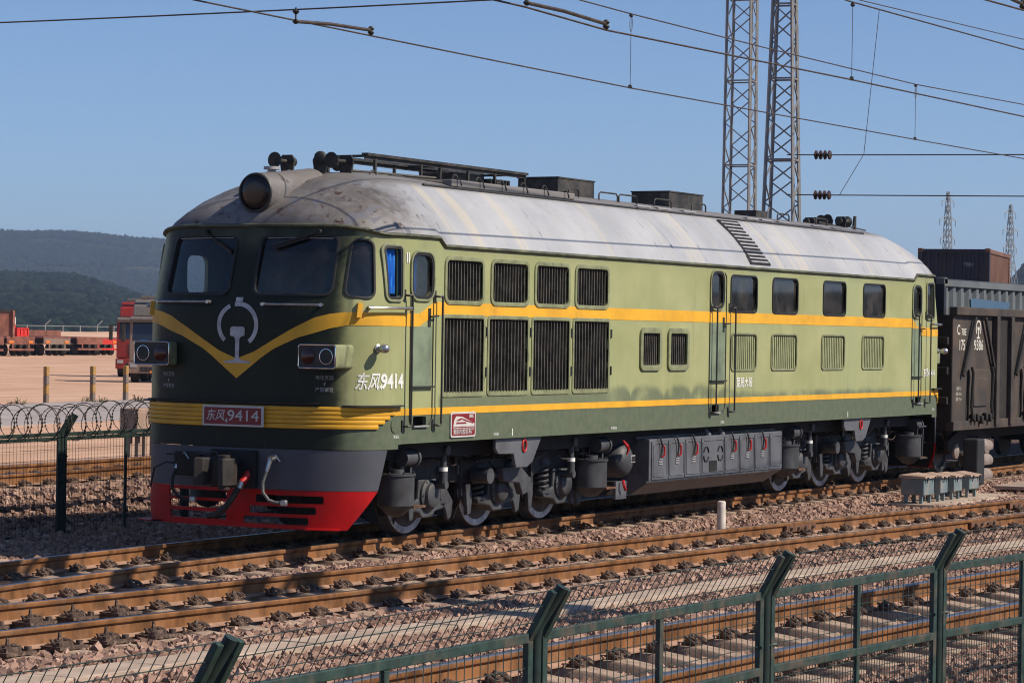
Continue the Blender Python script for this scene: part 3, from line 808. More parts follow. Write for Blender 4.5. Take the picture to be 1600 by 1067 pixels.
# engine-room fillings behind the openings
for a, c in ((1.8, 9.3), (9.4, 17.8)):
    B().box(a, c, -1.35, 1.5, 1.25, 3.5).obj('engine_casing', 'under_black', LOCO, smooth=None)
def corrugated(name, x0, x1, z0, z1, nrib, dep, mat, y=-1.612, tip=.28):
    w = (x1-x0)/nrib; prof = []
    for i in range(nrib):
        xa = x0+i*w; prof += [(xa, dep), (xa+w*(.5-tip*.6), dep), (xa+w*(.5-tip*.45), 0), (xa+w*(.5+tip*.45), 0), (xa+w*(.5+tip*.6), dep)]
    prof.append((x1, dep))
    return B().grid([[(px, y+pd, z) for px, pd in prof] for z in (z0, z1)]).obj(name, mat, LOCO, smooth=None)
simple('slat_metal', (.095, .085, .068), .6, var=.3, scale=5)
simple('slat_green', (.30, .315, .16), .5, var=.1, scale=5)
for (a, c), P in zip(UG, ug):
    g = corrugated('intake_grille', a-.01, c+.01, 2.90, 3.40, 12, .06, 'slat_metal', y=-1.63, tip=.2)
    frame_ring(P, .05, SD, -.02, .016).obj('grille_frame', 'trim_green', g, smooth=60)
for (a, c), P in zip(BG, bgp):
    g = corrugated('intake_grille', a-.01, c+.01, 1.77, 2.70, 12, .06, 'slat_metal', y=-1.63, tip=.2)
    frame_ring(P, .045, SD, -.02, .012).obj('grille_frame', 'trim_green', g, smooth=60)
    for zh in (2.03, 2.53): B().box(c+.055, c+.085, -1.672, -1.652, zh-.06, zh+.06).obj('hinge', 'dark_steel', g, smooth=None)
    sv = [(a, -1.662, 1.77)]
    for k in range(13): sv += [(a+(c-a)*(k+q)/13, -1.664, 1.772+.022*math.sin(math.pi*q)) for q in (0, .25, .5, .75)]
    sv += [(c, -1.664, 1.772), (c, -1.664, 1.745), (a, -1.664, 1.745)]
    B().prism(sv[1:], (0, .01, 0)).obj('scalloped_edge', 'trim_green', g, smooth=None)
for (a, c), P in zip(SGr, sgp):
    g = corrugated('vent_grille', a-.01, c+.01, 2.09, 2.56, 9, .05, 'slat_metal', y=-1.635, tip=.3)
    frame_ring(P, .075, SD, -.02, .03).obj('grille_frame', 'trim_green', g, smooth=60)
for (a, c), P in zip(LG, lgp):
    g = corrugated('louvre_panel', a-.01, c+.01, 2.02, 2.56, 13, .045, 'slat_green', y=-1.64, tip=.62)
    frame_ring(P, .03, SD, -.02, .016).obj('grille_frame', 'trim_green', g, smooth=60)
for P in wnp: window('engine_room_window', P, SD, 'window_glass', LOCO, .028)
# foot recesses under the doors
for (a, c), P in zip(STEPS, stp):
    b_ = B(); cutter(b_, P, SD, -.14, -.135); b_.obj('foot_recess', 'under_black', LOCO, smooth=None)
    B().bar(side(a-.02, 1.392, .01), side(c+.02, 1.392, .01), .05, .016).obj('foot_step', 'silver_grey', LOCO, smooth=None)
# -- doors with their windows, ledges, handles and the tall handrails
def handrail(pts, parent, r=.0135, mat='dark_steel', brackets=True):
    b_ = B().tube(pts, r, n=8)
    for e in (pts[0], pts[-1]):
        e = Vector(e); w = Vector((e.x-.07, -HW, e.z)); b_.tube([e, (e.x-.05, e.y+.01, e.z-.01), w], .014, n=6); b_.obox((w.x, -HW-.008, w.z), (.05, .016, .13))
    return b_.obj('handrail', mat, parent)
def door(x0, x1, win, ledge, hr):
    poly = rounded(rect(x0, x1, 1.36, 3.475), .14)
    b_ = disk(B(), poly, SD, .003, 2)
    # leave the window opening free: ring from door outline to window outline
    b_ = B(); po = poly
    outer_ = [SD(*p, .006) for p in rounded(rect(x0, x1, 1.62, 2.715), .01)]
    dn = frame_ring(rounded(rect(x0+.012, x1-.012, 1.40, 3.46), .13), .014, SD, .0, .010).obj('door', 'rubber', LOCO, smooth=60)
    pb = B().grid([[side(x, z, .005) for z in (1.87, 2.2, 2.58 if x0 < 9 else 2.71)] for x in (x0+.03, (x0+x1)/2, x1-.03)]).obj('door_panel', 'door_green', dn)
    window('door_window', win, SD, 'cab_glass' if x0 < 5 or x0 > 15 else 'window_glass', dn, .035, 'rubber', rim=.028)
    B().bar(side(x0+.02, 1.862, .02), side(x1-.02, 1.862, .02), .05, .018).obj('door_ledge', 'dark_steel', dn, smooth=None)
    h = B().tube([side(x1-.10, 2.70, 0), side(x1-.10, 2.70, .05), side(x1-.02, 2.71, .055), side(x1+.04, 2.71, .05)], .012, n=6)
    h.box(x1-.13, x1-.07, -HW-.012, -HW, 2.58, 2.80); h.obj('door_handle', 'dark_steel', dn)
    for xr in hr: handrail([side(xr, 2.95, .08), side(xr, 1.405, .08)], dn)
    return dn
door(.84, 1.385, DW, True, (.76, 1.475))
door(9.49, 10.09, mdw, True, (9.60, 10.27))
door(18.13, 18.64, DWR, True, (18.30, 18.91))

# -- nose furniture, both ends
def mxf(rear): return (lambda p: Vector((2*XC-p[0], p[1], p[2]))) if rear else (lambda p: Vector(p))
class MBX(B):
    """builder that mirrors what it holds to the rear end"""
    def __init__(s, rear): super().__init__(); s.rear = rear
    def obj(s, *a, **k):
        if s.rear: s.v = [(2*XC-v[0], v[1], v[2]) for v in s.v]
        return super().obj(*a, **k)
simple('coupler_iron', (.022, .019, .017), .7, var=.3, scale=9, dirt=(.06, .035, .022), dscale=8, damt=.6)
simple('skirt_red', (.43, .005, .005), .45, var=.08, scale=3, dirt=(.12, .008, .008), dscale=2, damt=.4, spec=.25)
AEND = [(.0, 1.28), (.2, 1.44), (.65, 1.83), (1.14, 1.985), (1.3, 2.0)]
def skirt_part(name, z0, z1, mat, rear, slots=()):
    zs = np.linspace(z0, z1, 7); b_ = MBX(rear); n = 56; rows_ = []
    for off in (-.004, -.03):
        rr2 = []
        for z in zs: e = lerp_tab(z, AEND); rr2.append([surf(-e+2*e*k/n, z, off) for k in range(n+1)])
        rows_.append(rr2)
    loop = lambda i: [rows_[0][i][k] for k in range(n+1)]+[rows_[1][i][k] for k in range(n, -1, -1)]
    L = [loop(i) for i in range(len(zs))]; b_.grid(L, closed=True)
    m = len(L[0])
    for i in (0, len(zs)-1):
        for k in range(n): b_.f.append((i*m+k, i*m+k+1, i*m+m-2-k, i*m+m-1-k))
    o = b_.obj(name, mat, LOCO, smooth=None)
    if slots:
        c_ = MBX(rear)
        for s in slots: cutter(c_, rounded(rect(*s), .025), lambda a, z, off=0: surf(a, z, off), -.2, .1)
        cut = c_.obj('cut', None, None, smooth=None)
        md = o.modifiers.new('cut', 'BOOLEAN'); md.operation = 'DIFFERENCE'; md.solver = 'EXACT'; md.object = cut
        me = bpy.data.meshes.new_from_object(o.evaluated_get(bpy.context.evaluated_depsgraph_get()))
        o.modifiers.clear(); o.data = me; bpy.data.objects.remove(cut)
    o.data.polygons.foreach_set('use_smooth', [True]*len(o.data.polygons)); o.data.set_sharp_from_angle(angle=rad(30))
    return o
SLOTS = [(.28, 1.16, .50, .59), (.20, 1.07, .375, .46), (.12, .98, .25, .335), (-1.02, -.11, .52, .61), (-1.01, -.07, .40, .485), (-1.0, -.12, .275, .36)]
for rear in (False, True):
    skirt_part('skirt', .654, 1.127, 'skirt_grey', rear)
    skirt_part('pilot_plough', .20, .65, 'skirt_red', rear, SLOTS)
    b_ = MBX(rear); b_.grid([[surf(-lerp_tab(z, AEND)*.985+2*.985*lerp_tab(z, AEND)*k/40, z, -.034) for k in range(41)] for z in (.66, .8, .95, 1.12)]); b_.obj('skirt_dark_sheet', 'under_black', LOCO)  # added black sheet: the darkness behind the skirt is put into colour
    if rear: b_ = MBX(True); b_.grid([[surf(-lerp_tab(z, AEND)*.98+2*.98*lerp_tab(z, AEND)*k/40, z, -.034) for k in range(41)] for z in (.21, .35, .5, .645)]); b_.obj('plough_dark_sheet', 'under_black', LOCO)  # another black sheet, added for the dark inside of the rear plough
    b_ = MBX(rear)
    rws = []
    for i in range(61):
        a = -2.2+4.4*i/60; rws.append([surf(a, 1.132, -.04), surf(a, 1.132, .001), surf(a, 1.19, .001)])
    b_.grid(rws).obj('end_sill', 'body_paint', LOCO, smooth=60)
    # ribbed yellow band
    for k, (e, z) in enumerate(zip((2.13, 2.09, 1.99, 1.90, 1.80), (1.605, 1.555, 1.505, 1.455, 1.4))):
        h = .025 if k < 4 else .028
        b_ = MBX(rear); b_.grid([[surf(a, z+h*q, .002+o) for q, o in ((-1, .008), (-.86, .020), (-.4, .024), (.4, .024), (.86, .020), (1, .008))] for a in np.linspace(-e, e, 70)])
        for sg in (0, 1):
            n0 = 0 if sg == 0 else 69*6; b_.f.append(tuple(n0+j for j in range(6)))
        b_.obj('band_rib', 'yellow_paint', LOCO, smooth=40)
    # ledges over the band
    b_ = MBX(rear); b_.grid([[surf(a, zz, o) for o, zz in ((-.01, 1.655), (.055, 1.655), (.06, 1.668), (-.01, 1.672))] for a in np.linspace(-1.5, 1.12, 40)]); b_.obj('front_ledge', 'nose_paint' if 'nose_paint' in MATS else 'dark_steel', LOCO)
    for sg in (1, -1):
        b_ = MBX(rear); rws = []
        for a in np.linspace(1.36, 2.25, 22):
            w = .075*sstep(a, 1.30, 1.55)*(1-.45*sstep(a, 2.0, 2.26))+.02
            rws.append([surf(sg*a, zz, o) for o, zz in ((-.01, 1.635), (w, 1.635), (w, 1.65), (-.01, 1.653))])
        b_.grid(rws).obj('side_ledge', 'dark_steel', LOCO)
    # twin-lamp headlight boxes
    for sg in (1, -1):
        yc = -1.165*sg; zc = 2.215
        yo = -.125*sg
        b_ = MBX(rear); poly = [(-.43, yc+p[0], zc+p[1]) for p in rounded(rect(-.255, .255, -.14, .14), .04)]
        b_.prism(poly, (.55, 0, 0)); hb = b_.obj('headlight_box', 'trim_green', LOCO, smooth=40)
        b_ = MBX(rear); pin = [(-.436, yc+p[0], zc+p[1]) for p in rounded(rect(-.245, .245, -.13, .13), .035)]
        b_.prism(pin, (.01, 0, 0)); b_.obj('face_plate', 'dark_steel', hb, smooth=40)
        b_ = MBX(rear); b_.tube([(-.44, yc+p[0], zc+p[1]) for p in rounded(rect(-.25, .25, -.135, .135), .035)], .008, n=6, closed=True); b_.obj('bezel', 'chrome', hb)
        for kk, mt in ((1, 'reflector'), (-1, 'lens_red')):
            c0 = (-.437, yc+yo*kk, zc)
            b_ = MBX(rear)
            if kk > 0:   # open reflector bowl
                b_.grid([[(-.437+d, c0[1]+r*math.cos(w), zc+r*math.sin(w)) for w in np.linspace(0, 2*math.pi, 25)[:-1]] for d, r in ((-.005, .092), (-.006, .085), (.01, .082), (.03, .066), (.042, .045), (.047, .02), (.048, .003))], closed=True)
            else:
                b_.lathe(c0, (-1, 0, 0), [(0, .09), (.008, .088), (.01, .075), (.016, .05), (.018, .01)], 24)
            b_.obj('lamp', mt, hb, smooth=60)
    # grab bars under the windscreens
    for a0, a1, z in ((.34, 1.12, 2.81), (-1.28, -.38, 2.832)):
        b_ = MBX(rear); P = [surf(a, z, .06) for a in np.linspace(a0, a1, 10)]
        b_.tube(P, .015, n=8)
        for a in (a0+.03, a1-.03): b_.cyl(surf(a, z, 0), surf(a, z, .075), .022, n=8)
        b_.obj('grab_bar', 'steel', LOCO)
    for sg in (1, -1):
        b_ = MBX(rear); P = [surf(sg*a, 2.79, .075) for a in np.linspace(1.62, 2.36, 10)]; b_.tube(P, .015, n=8)
        for a in (1.65, 2.33): b_.cyl(surf(sg*a, 2.79, 0), surf(sg*a, 2.79, .085), .024, n=8)
        b_.obj('grab_bar', 'steel', LOCO)
        # marker lamp and mirror bracket on the cab corner
        b_ = MBX(rear); c0 = surf(sg*1.79, 2.315, 0); n0 = (surf(sg*1.79, 2.315, 1)-c0)
        b_.lathe(c0, n0, [(0, .05), (.02, .05), (.03, .03), (.07, .034), (.10, .055), (.13, .057), (.165, .05), (.185, .03), (.19, .01)], 18); b_.obj('marker_lamp', 'steel', LOCO, smooth=50)
        b_ = MBX(rear); b_.prism([surf(sg*1.50, 2.67, .0), surf(sg*1.56, 2.67, .0), surf(sg*1.56, 2.84, .0), surf(sg*1.50, 2.84, 0)], (surf(sg*1.53, 2.7, .05)-surf(sg*1.53, 2.7, 0))); b_.obj('mirror_bracket', 'yellow_paint', LOCO, smooth=None)
    # coupler, hoses, uncoupling gear
    b_ = MBX(rear); b_.box(-.62, .2, -.11, .11, .77, .99)
    b_.prism([(-.60, -.20, .70), (-.60, .22, .70), (-.78, .26, .70), (-.92, .20, .70), (-.86, .10, .70), (-.74, .06, .70), (-.72, -.02, .70), (-.80, -.10, .70), (-.92, -.14, .70), (-.94, -.22, .70), (-.80, -.27, .70)], (0, 0, .32))
    b_.obj('coupler', 'coupler_iron', LOCO, smooth=30, bevel=.015)
    b_ = MBX(rear); b_.cyl((-.83, -.17, .66), (-.83, -.17, 1.06), .07, n=14); b_.obj('coupler_knuckle', 'coupler_iron', LOCO)
    b_ = MBX(rear); b_.box(-.42, -.34, -.32, .32, .66, 1.10); b_.obj('coupler_housing', 'under_black', LOCO, smooth=None, bevel=.02)
    b_ = MBX(rear); b_.tube([(-.40, .95, 1.02), (-.46, .7, 1.03), (-.50, .35, 1.05), (-.62, .08, 1.08), (-.66, .03, 1.0)], .012, n=6); b_.obj('uncoupling_lever', 'dark_steel', LOCO)
    for yh, zs_ in ((.72, 1.0), (-.56, 1.01)):
        b_ = MBX(rear); b_.cyl((-.30, yh, zs_+.03), (-.47, yh, zs_), .035, n=10); b_.cyl((-.45, yh, zs_+.01), (-.49, yh+.03, zs_-.14), .03, .022, n=10)
        b_.tube([(-.47, yh, zs_+.02), (-.50, yh-.1, zs_+.05), (-.5, yh-.16, zs_-.02)], .01, n=5)
        hz = b_.obj('air_cock', 'steel', LOCO)
        b_ = MBX(rear); b_.tube([(-.49, yh+.03, zs_-.14), (-.52, yh+.06, zs_-.26), (-.53, yh+.05, zs_-.38), (-.50, yh-.01, zs_-.47), (-.46, yh-.08, zs_-.5), (-.45, yh-.16, zs_-.5)], .02, n=8); b_.obj('brake_hose', 'rubber' if yh > 0 else 'hose_grey', hz)
        b_ = MBX(rear); b_.obox((-.45, yh-.19, zs_-.5), (.05, .08, .07)); b_.obj('hose_head', 'steel', hz, bevel=.012)
    b_ = MBX(rear); b_.cyl((-.36, -.22, .86), (-.50, -.19, .72), .05, .045, n=12); th_ = b_.obj('pipe_cock', 'red_paint', LOCO)
    b_ = MBX(rear); b_.cyl((-.49, -.19, .74), (-.53, -.17, .66), .042, n=12); b_.obj('hose_collar', 'steel', th_)
    b_ = MBX(rear); b_.tube([(-.53, -.17, .67), (-.58, -.12, .55), (-.60, -.02, .42), (-.58, .12, .34), (-.53, .24, .32)], .036, n=10); b_.obj('main_hose', 'rubber', th_)
    b_ = MBX(rear); b_.tube([(-.40, 1.18, .62), (-.44, 1.1, .85), (-.47, .9, .93), (-.46, .62, .90), (-.45, .42, .78)], .011, n=5); b_.obj('loose_cable', 'rubber', LOCO)
    b_ = MBX(rear); b_.box(-.50, -.40, .42, .78, .78, 1.06); b_.obj('socket_box', 'under_black', LOCO, smooth=None, bevel=.02)
    for a0, a1 in ((.98, 1.36), (-1.55, -1.15)):
        b_ = MBX(rear); b_.grid([[surf(a, zz, o) for o, zz in ((-.02, .205), (.15, .205), (.15, .22), (-.02, .22))] for a in np.linspace(a0, a1, 6)]); b_.obj('rung_plate', 'skirt_red', LOCO)
    # headlamp pod on the dome
    b_ = MBX(rear); b_.lathe((.02, 0, 4.135), (1, 0, .06), [(-.03, .20), (-.035, .235), (.0, .24), (.06, .238), (.4, .25), (.8, .27), (1.15, .29)], 28); pod = b_.obj('headlamp_pod', 'roof_paint', LOCO, smooth=50)
    b_ = MBX(rear); b_.lathe((-.012, 0, 4.133), (-1, 0, -.06), [(0, .212), (.012, .205), (.02, .12), (.024, .01)], 28); b_.obj('headlamp_lens', 'lens_dark', pod, smooth=60)
    b_ = MBX(rear); b_.tube([(-.018, .222*math.cos(w), 4.135+.222*math.sin(w)) for w in np.linspace(0, 2*math.pi, 33)[:-1]], .017, n=6, closed=True); b_.obj('headlamp_rim', 'dark_steel', pod)
    b_ = MBX(rear); b_.cyl((.48, .1, 4.36), (.48, .1, 4.44), .05, n=12); b_.cyl((.48, .1, 4.44), (.48, .1, 4.475), .10, n=14); b_.obj('roof_vent_cap', 'silver_grey', LOCO)
    # horns on shield brackets
    for (hx, hy, bx, flip) in ((1.34, .45, 1.08, 1), (1.47, .05, 1.40, 0), (1.59, -.25, 1.27, 1)):
        b_ = MBX(rear); sh = [(-.10, 0), (.10, 0), (.135, .17), (.09, .23), (-.09, .23), (-.135, .17)]
        b_.prism([(hx, hy+p[0]*.8, 4.45+p[1]) for p in sh], (.03, 0, 0)); hr_ = b_.obj('horn', 'roof_black', LOCO, smooth=None)
        b_ = MBX(rear)
        if flip: b_.lathe((bx, hy+.01, 4.60), (1, 0, 0), [(0, .10), (.01, .09), (.03, .06), (.07, .03), (.2, .022), (.34, .03), (.36, .06), (.42, .06)], 18)
        else: b_.lathe((hx+.38, hy-.02, 4.60), (-1, 0, 0), [(0, .10), (.01, .09), (.04, .055), (.09, .03), (.3, .025)], 18); b_.lathe((hx+.02, hy, 4.64), (-1, 0, 0), [(0, .09), (.02, .09), (.04, .07)], 16)
        b_.obj('horn_bell', 'roof_black', hr_, smooth=50)
    for hx, hy in ((.98, .18), (1.75, -.55), (1.4, .75)):
        b_ = MBX(rear); b_.tube([(hx+.09*math.cos(w), hy, lerp_tab(hx, [(.9, 4.36), (1.8, 4.40)])+.1*math.sin(w)) for w in np.linspace(0, math.pi, 9)], .011, n=6); b_.obj('lifting_loop', 'roof_black', LOCO)
# nose stripe emblem: ring and rail section
EM = 2.49
for rear in (False, True):
    f_ = FR(1, rear)
    b_ = B(); R0, R1 = .235, .29; rws = []
    for w in np.linspace(rad(-52), rad(232), 60):
        rws.append([f_(R*math.cos(w)*1.0+.008, 2.565+R*math.sin(w)*.94, .009) for R in (R0, (R0+R1)/2, R1)])
    # three arcs with small gaps like the original
    for lo, hi in ((0, 33), (35, 59)):
        b_.grid(rws[lo:hi])
    em = b_.obj('emblem', 'emblem_silver', LOCO, smooth=60)
    b_ = B(); b_.grid([[f_(.008+.05*q, z, .009) for q in (-1, 0, 1)] for z in (2.84, 2.87, 2.89)]); b_.obj('emblem_knob', 'emblem_silver', em)
    prof = [(2.118, .19), (2.135, .19), (2.155, .06), (2.18, .028), (2.40, .03), (2.425, .05), (2.44, .10), (2.52, .105), (2.54, .09), (2.546, .06)]
    b_ = B(); b_.grid([[f_(.008+w*k, z, .0095) for k in (-1, -.5, 0, .5, 1)] for z, w in prof]); b_.obj('emblem_rail', 'emblem_silver', em, smooth=60)
# number plates
for rear in (False, True):
    sx_ = -1 if not rear else 1
    X0 = -.425 if not rear else 2*XC+.425
    pl = B().box(min(X0, X0-.0*sx_, X0+.02), max(X0, X0+.02), -.43, .43, 1.375, 1.62).obj('number_plate', 'plate_white', LOCO, smooth=None, bevel=.006)
    xp = X0-.004 if not rear else X0+.024
    B().box(min(xp, xp+.003), max(xp, xp+.003), -.40, .40, 1.40, 1.595).obj('plate_field', 'plate_red', pl, smooth=None)
    xt = xp-.003 if not rear else xp+.006
    sg = 1 if not rear else -1
    text_on('plate_lettering', '东风', lambda x, y: Vector((xt, -sg*(x-.235), 1.495+y)), .14, 'plate_white', pl, .001, .95, .25)
    text_on('plate_lettering', '4', lambda x, y: Vector((xt, -sg*(x-.085), 1.44+y)), .075, 'plate_white', pl, .002)
    text_on('plate_lettering', '9414', lambda x, y: Vector((xt, -sg*(x*1.25+.15), 1.497+y)), .18, 'plate_white', pl, .001)
# side and nose lettering
def on_side(x0, z0, fl=1): return lambda x, y: side(x0+x, z0+y, .006)
text_on('running_number', '东风', lambda x, y: surf(1.67+x, 1.915+y, .006), .215, 'white_paint', LOCO, .003, .74, .25)
text_on('running_number', '4', lambda x, y: surf(1.845+x, 1.865+y, .006), .09, 'white_paint', LOCO, .003)
text_on('running_number', '9414', lambda x, y: surf(2.065+x*.95, 1.925+y, .006), .235, 'white_paint', LOCO, .007)
text_on('running_number', '东风4 9414', on_side(19.05, 1.92), .16, 'white_paint', LOCO, .004, .75)
text_on('depot_lettering', '昆局大段', on_side(10.80, 1.82), .16, 'white_paint', LOCO, .002, .95)
for sg, a0 in ((1, 1.15), (-1, -1.05)):
    text_on('warning_lettering', '电化区段', lambda x, y: surf(a0+x, 1.965+y, .006), .058, 'silver_grey', LOCO, 0, .95)
    text_on('warning_lettering', '严禁攀登', lambda x, y: surf(a0+x, 1.825+y, .006), .058, 'silver_grey', LOCO, 0, .95)
    bq = B(); bq.add([surf(a0+p[0], 1.895+p[1], .006) for p in ((.012, .04), (-.014, -.005), (.002, -.002), (-.01, -.042), (.018, .012), (.0, .008))], [(0, 1, 2, 4, 5), (2, 3, 4)]); bq.obj('lightning_mark', 'silver_grey', LOCO, smooth=None)
for x0, s in ((.55, '顶车位'), (3.0, '日检修'), (10.0, '吊车位'), (6.35, '空调机组'), (19.3, '顶车位')):
    text_on('small_lettering', s, on_side(x0, 1.275 if x0 < 1 or x0 > 19 else 1.245), .045, 'white_paint', LOCO)
for x in (.73, .775): B().add([side(x, 3.33, .006), side(x+.022, 3.33, .006), side(x+.022, 3.45, .006), side(x, 3.45, .006)], [(0, 1, 2, 3)]).obj('tally_mark', 'white_paint', LOCO, smooth=None)
for x in (3.42, 15.1): B().box(x, x+.02, -1.656, -1.65, 1.22, 1.31).obj('jacking_mark', 'white_paint', LOCO, smooth=None)
# builder's plate
bp_ = B(); pg = rounded(rect(1.82, 2.44, 1.235, 1.545), .04); bp_.prism([SD(*p, .0) for p in pg], (0, -.02, 0)); bpl = bp_.obj('builders_plate', 'plate_white', LOCO, smooth=None)
pg = rounded(rect(1.842, 2.418, 1.257, 1.523), .03); B().prism([SD(*p, .02) for p in pg], (0, -.003, 0)).obj('plate_field', 'plate_red', bpl, smooth=None)
ob = lambda x, z: side(x, z, .0255)
B().add([ob(1.87, 1.365), ob(2.40, 1.365), ob(2.40, 1.40), ob(2.1, 1.485), ob(1.94, 1.495), ob(1.895, 1.45)], [(0, 1, 2, 3, 4, 5)]).obj('train_drawing', 'plate_white', bpl, smooth=None)
ob2 = lambda x, z: side(x, z, .028)
for ps in ([(1.93, 1.40), (2.2, 1.40), (2.17, 1.42), (1.95, 1.42)], [(1.93, 1.44), (2.05, 1.47), (2.14, 1.462), (2.0, 1.436)], [(2.1, 1.445), (2.36, 1.40), (2.37, 1.41), (2.13, 1.458)]):
    B().add([ob2(*p) for p in ps], [(0, 1, 2, 3)]).obj('drawing_detail', 'plate_red', bpl, smooth=None)
B().add([ob(1.865, 1.345), ob(2.4, 1.345), ob(2.4, 1.352), ob(1.865, 1.352)], [(0, 1, 2, 3)]).obj('drawing_line', 'plate_white', bpl, smooth=None)
for o_ in (text_on('plate_lettering', '1985', on_side(2.31, 1.49), .06, 'plate_white', bpl, .002), text_on('plate_lettering', '资阳内燃机车厂', on_side(2.13, 1.30), .075, 'plate_white', bpl, .001)): o_.location.y -= .022
cv = B(); cv.lathe((.52, -1.65, 1.405), (0, -1, 0), [(0, .085), (.006, .083), (.008, .07)], 24); cv.obj('round_cover', 'body_paint', LOCO)

# -- roof equipment
wk = B()
P = lambda x, y, z: Vector((x, y, z))
for y in (-.15, .55):
    rb = B().bar(P(2.2, y, 4.735), P(6.5, y, 4.735), .09, .035); rb.bar(P(2.2, y, 4.70), P(6.5, y, 4.70), .02, .05); fr_ = rb.obj('walkway_rail', 'roof_black', LOCO, smooth=None)
    for x in (2.45, 3.6, 4.1, 4.85, 5.6, 6.45): B().bar(P(x, y, 4.44), P(x, y, 4.72), .035).obj('rail_post', 'roof_black', fr_, smooth=None)
for x in (2.3, 4.4, 6.4): B().bar(P(x, -.15, 4.72), P(x, .55, 4.72), .05, .03).obj('cross_bar', 'roof_black', LOCO, smooth=None)
ex = B(); ex.box(4.6, 5.5, -.05, .45, 4.46, 4.66); ex.obj('exhaust_box', 'roof_black', LOCO, smooth=None, bevel=.02)
for i in range(7): B().box(5.55+i*.085, 5.59+i*.085, -.12, .4, 4.47, 4.62).obj('exhaust_fin', 'roof_black', LOCO, smooth=None)
pipe = B(); pipe.tube([P(1.9, -.55, 4.44), P(3.2, -.82, 4.42), P(3.4, -.86, 4.41)], .018, n=6); pipe.tube([P(1.7, -.2, 4.5), P(3.0, -.72, 4.47)], .02, n=6); pipe.obj('roof_pipe', 'roof_black', LOCO)
# hatch strip with hasps
B().box(3.05, 6.5, -.93, -.55, 4.37, 4.46).obj('hatch_cover', 'roof_paint', LOCO, smooth=None, bevel=.015)
B().box(2.2, 6.9, -.55, .75, 4.40, 4.475).obj('hatch_cover', 'roof_black', LOCO, smooth=None, bevel=.015)
for i in range(6): B().tube([P(3.2+i*.6, -.80, 4.46), P(3.2+i*.6, -.96, 4.47), P(3.2+i*.6, -.985, 4.41), P(3.23+i*.6, -.97, 4.39)], .012, n=5).obj('hasp', 'roof_black', LOCO)
for i in range(5):
    x = 3.5+i*.62; B().tube([P(x+.07*math.cos(w), -.72, 4.455+.09*math.sin(w)) for w in np.linspace(0, math.pi, 8)], .012, n=5).obj('lifting_loop', 'roof_black', LOCO)
for x0, x1 in ((7.2, 8.35), (10.92, 12.18)):
    B().box(x0, x1, -.3, .35, 4.44, 4.725).obj('roof_box', 'box_black' if 'box_black' in MATS else 'roof_black', LOCO, smooth=None, bevel=.012)
    B().box(x0-.01, x1+.01, -.31, .36, 4.725, 4.745).obj('roof_box_lid', 'roof_black', LOCO, smooth=None)
for x0, x1 in ((6.95, 7.25), (7.9, 8.5), (8.55, 9.15), (9.75, 10.35), (11.1, 11.62), (14.5, 15.0), (16.2, 16.7)):
    B().tube([P(x0, -.6, 4.44), P(x0, -.6, 4.53), P(x0+.05, -.6, 4.56), P(x1-.05, -.6, 4.56), P(x1, -.6, 4.53), P(x1, -.6, 4.44)], .013, n=6).obj('roof_handle', 'roof_black', LOCO)
for x in (8.6, 9.3, 10.2, 12.6, 13.2, 13.9, 15.4, 16.3): B().box(x, x+.45, -.88, -.68, 4.385, 4.405).obj('roof_hatch', 'silver_grey', LOCO, smooth=None)
B().box(14.55, 15.05, -.2, .2, 4.5, 4.62).obj('roof_vent', 'roof_black', LOCO, smooth=None, bevel=.01)
B().bar(P(16.9, -.35, 4.52), P(18.4, -.35, 4.45), .06, .04).obj('roof_pipe', 'roof_black', LOCO, smooth=None)
B().cyl(P(19.0, -.2, 4.30), P(19.06, -.2, 4.72), .05, .03, n=10).obj('antenna_base', 'roof_black', LOCO)
B().bar(P(18.6, -.2, 4.53), P(19.6, -.2, 4.49), .02).obj('antenna_rod', 'roof_black', LOCO, smooth=None)
# louvre on the roof slope
def slope(x, k, off=0):
    yy = HW+.012-.66*k+.07*math.sin(math.pi*k); zz = zg(x)*(1-k)+4.33*k
    return Vector((x, -yy-off*.76, zz+off*.65))
lo_ = B(); lo_.grid([[slope(x, k, .006) for x in (11.05, 11.75)] for k in np.linspace(.1, .92, 8)]); lvr = lo_.obj('roof_louvre', 'under_black', LOCO)
for i in range(12):
    k = .12+.78*i/11; B().bar(slope(11.07, k, .015), slope(11.73, k, .015), .026, .02, up=(0, -.76, .65)).obj('louvre_slat', 'silver_grey', lvr, smooth=None)
fr_ = B(); loop = [slope(11.03, .08, .012), slope(11.77, .08, .012), slope(11.77, .94, .012), slope(11.03, .94, .012)]
fr_.tube(loop, .018, n=4, closed=True); fr_.obj('louvre_frame', 'dark_steel', lvr, smooth=None)

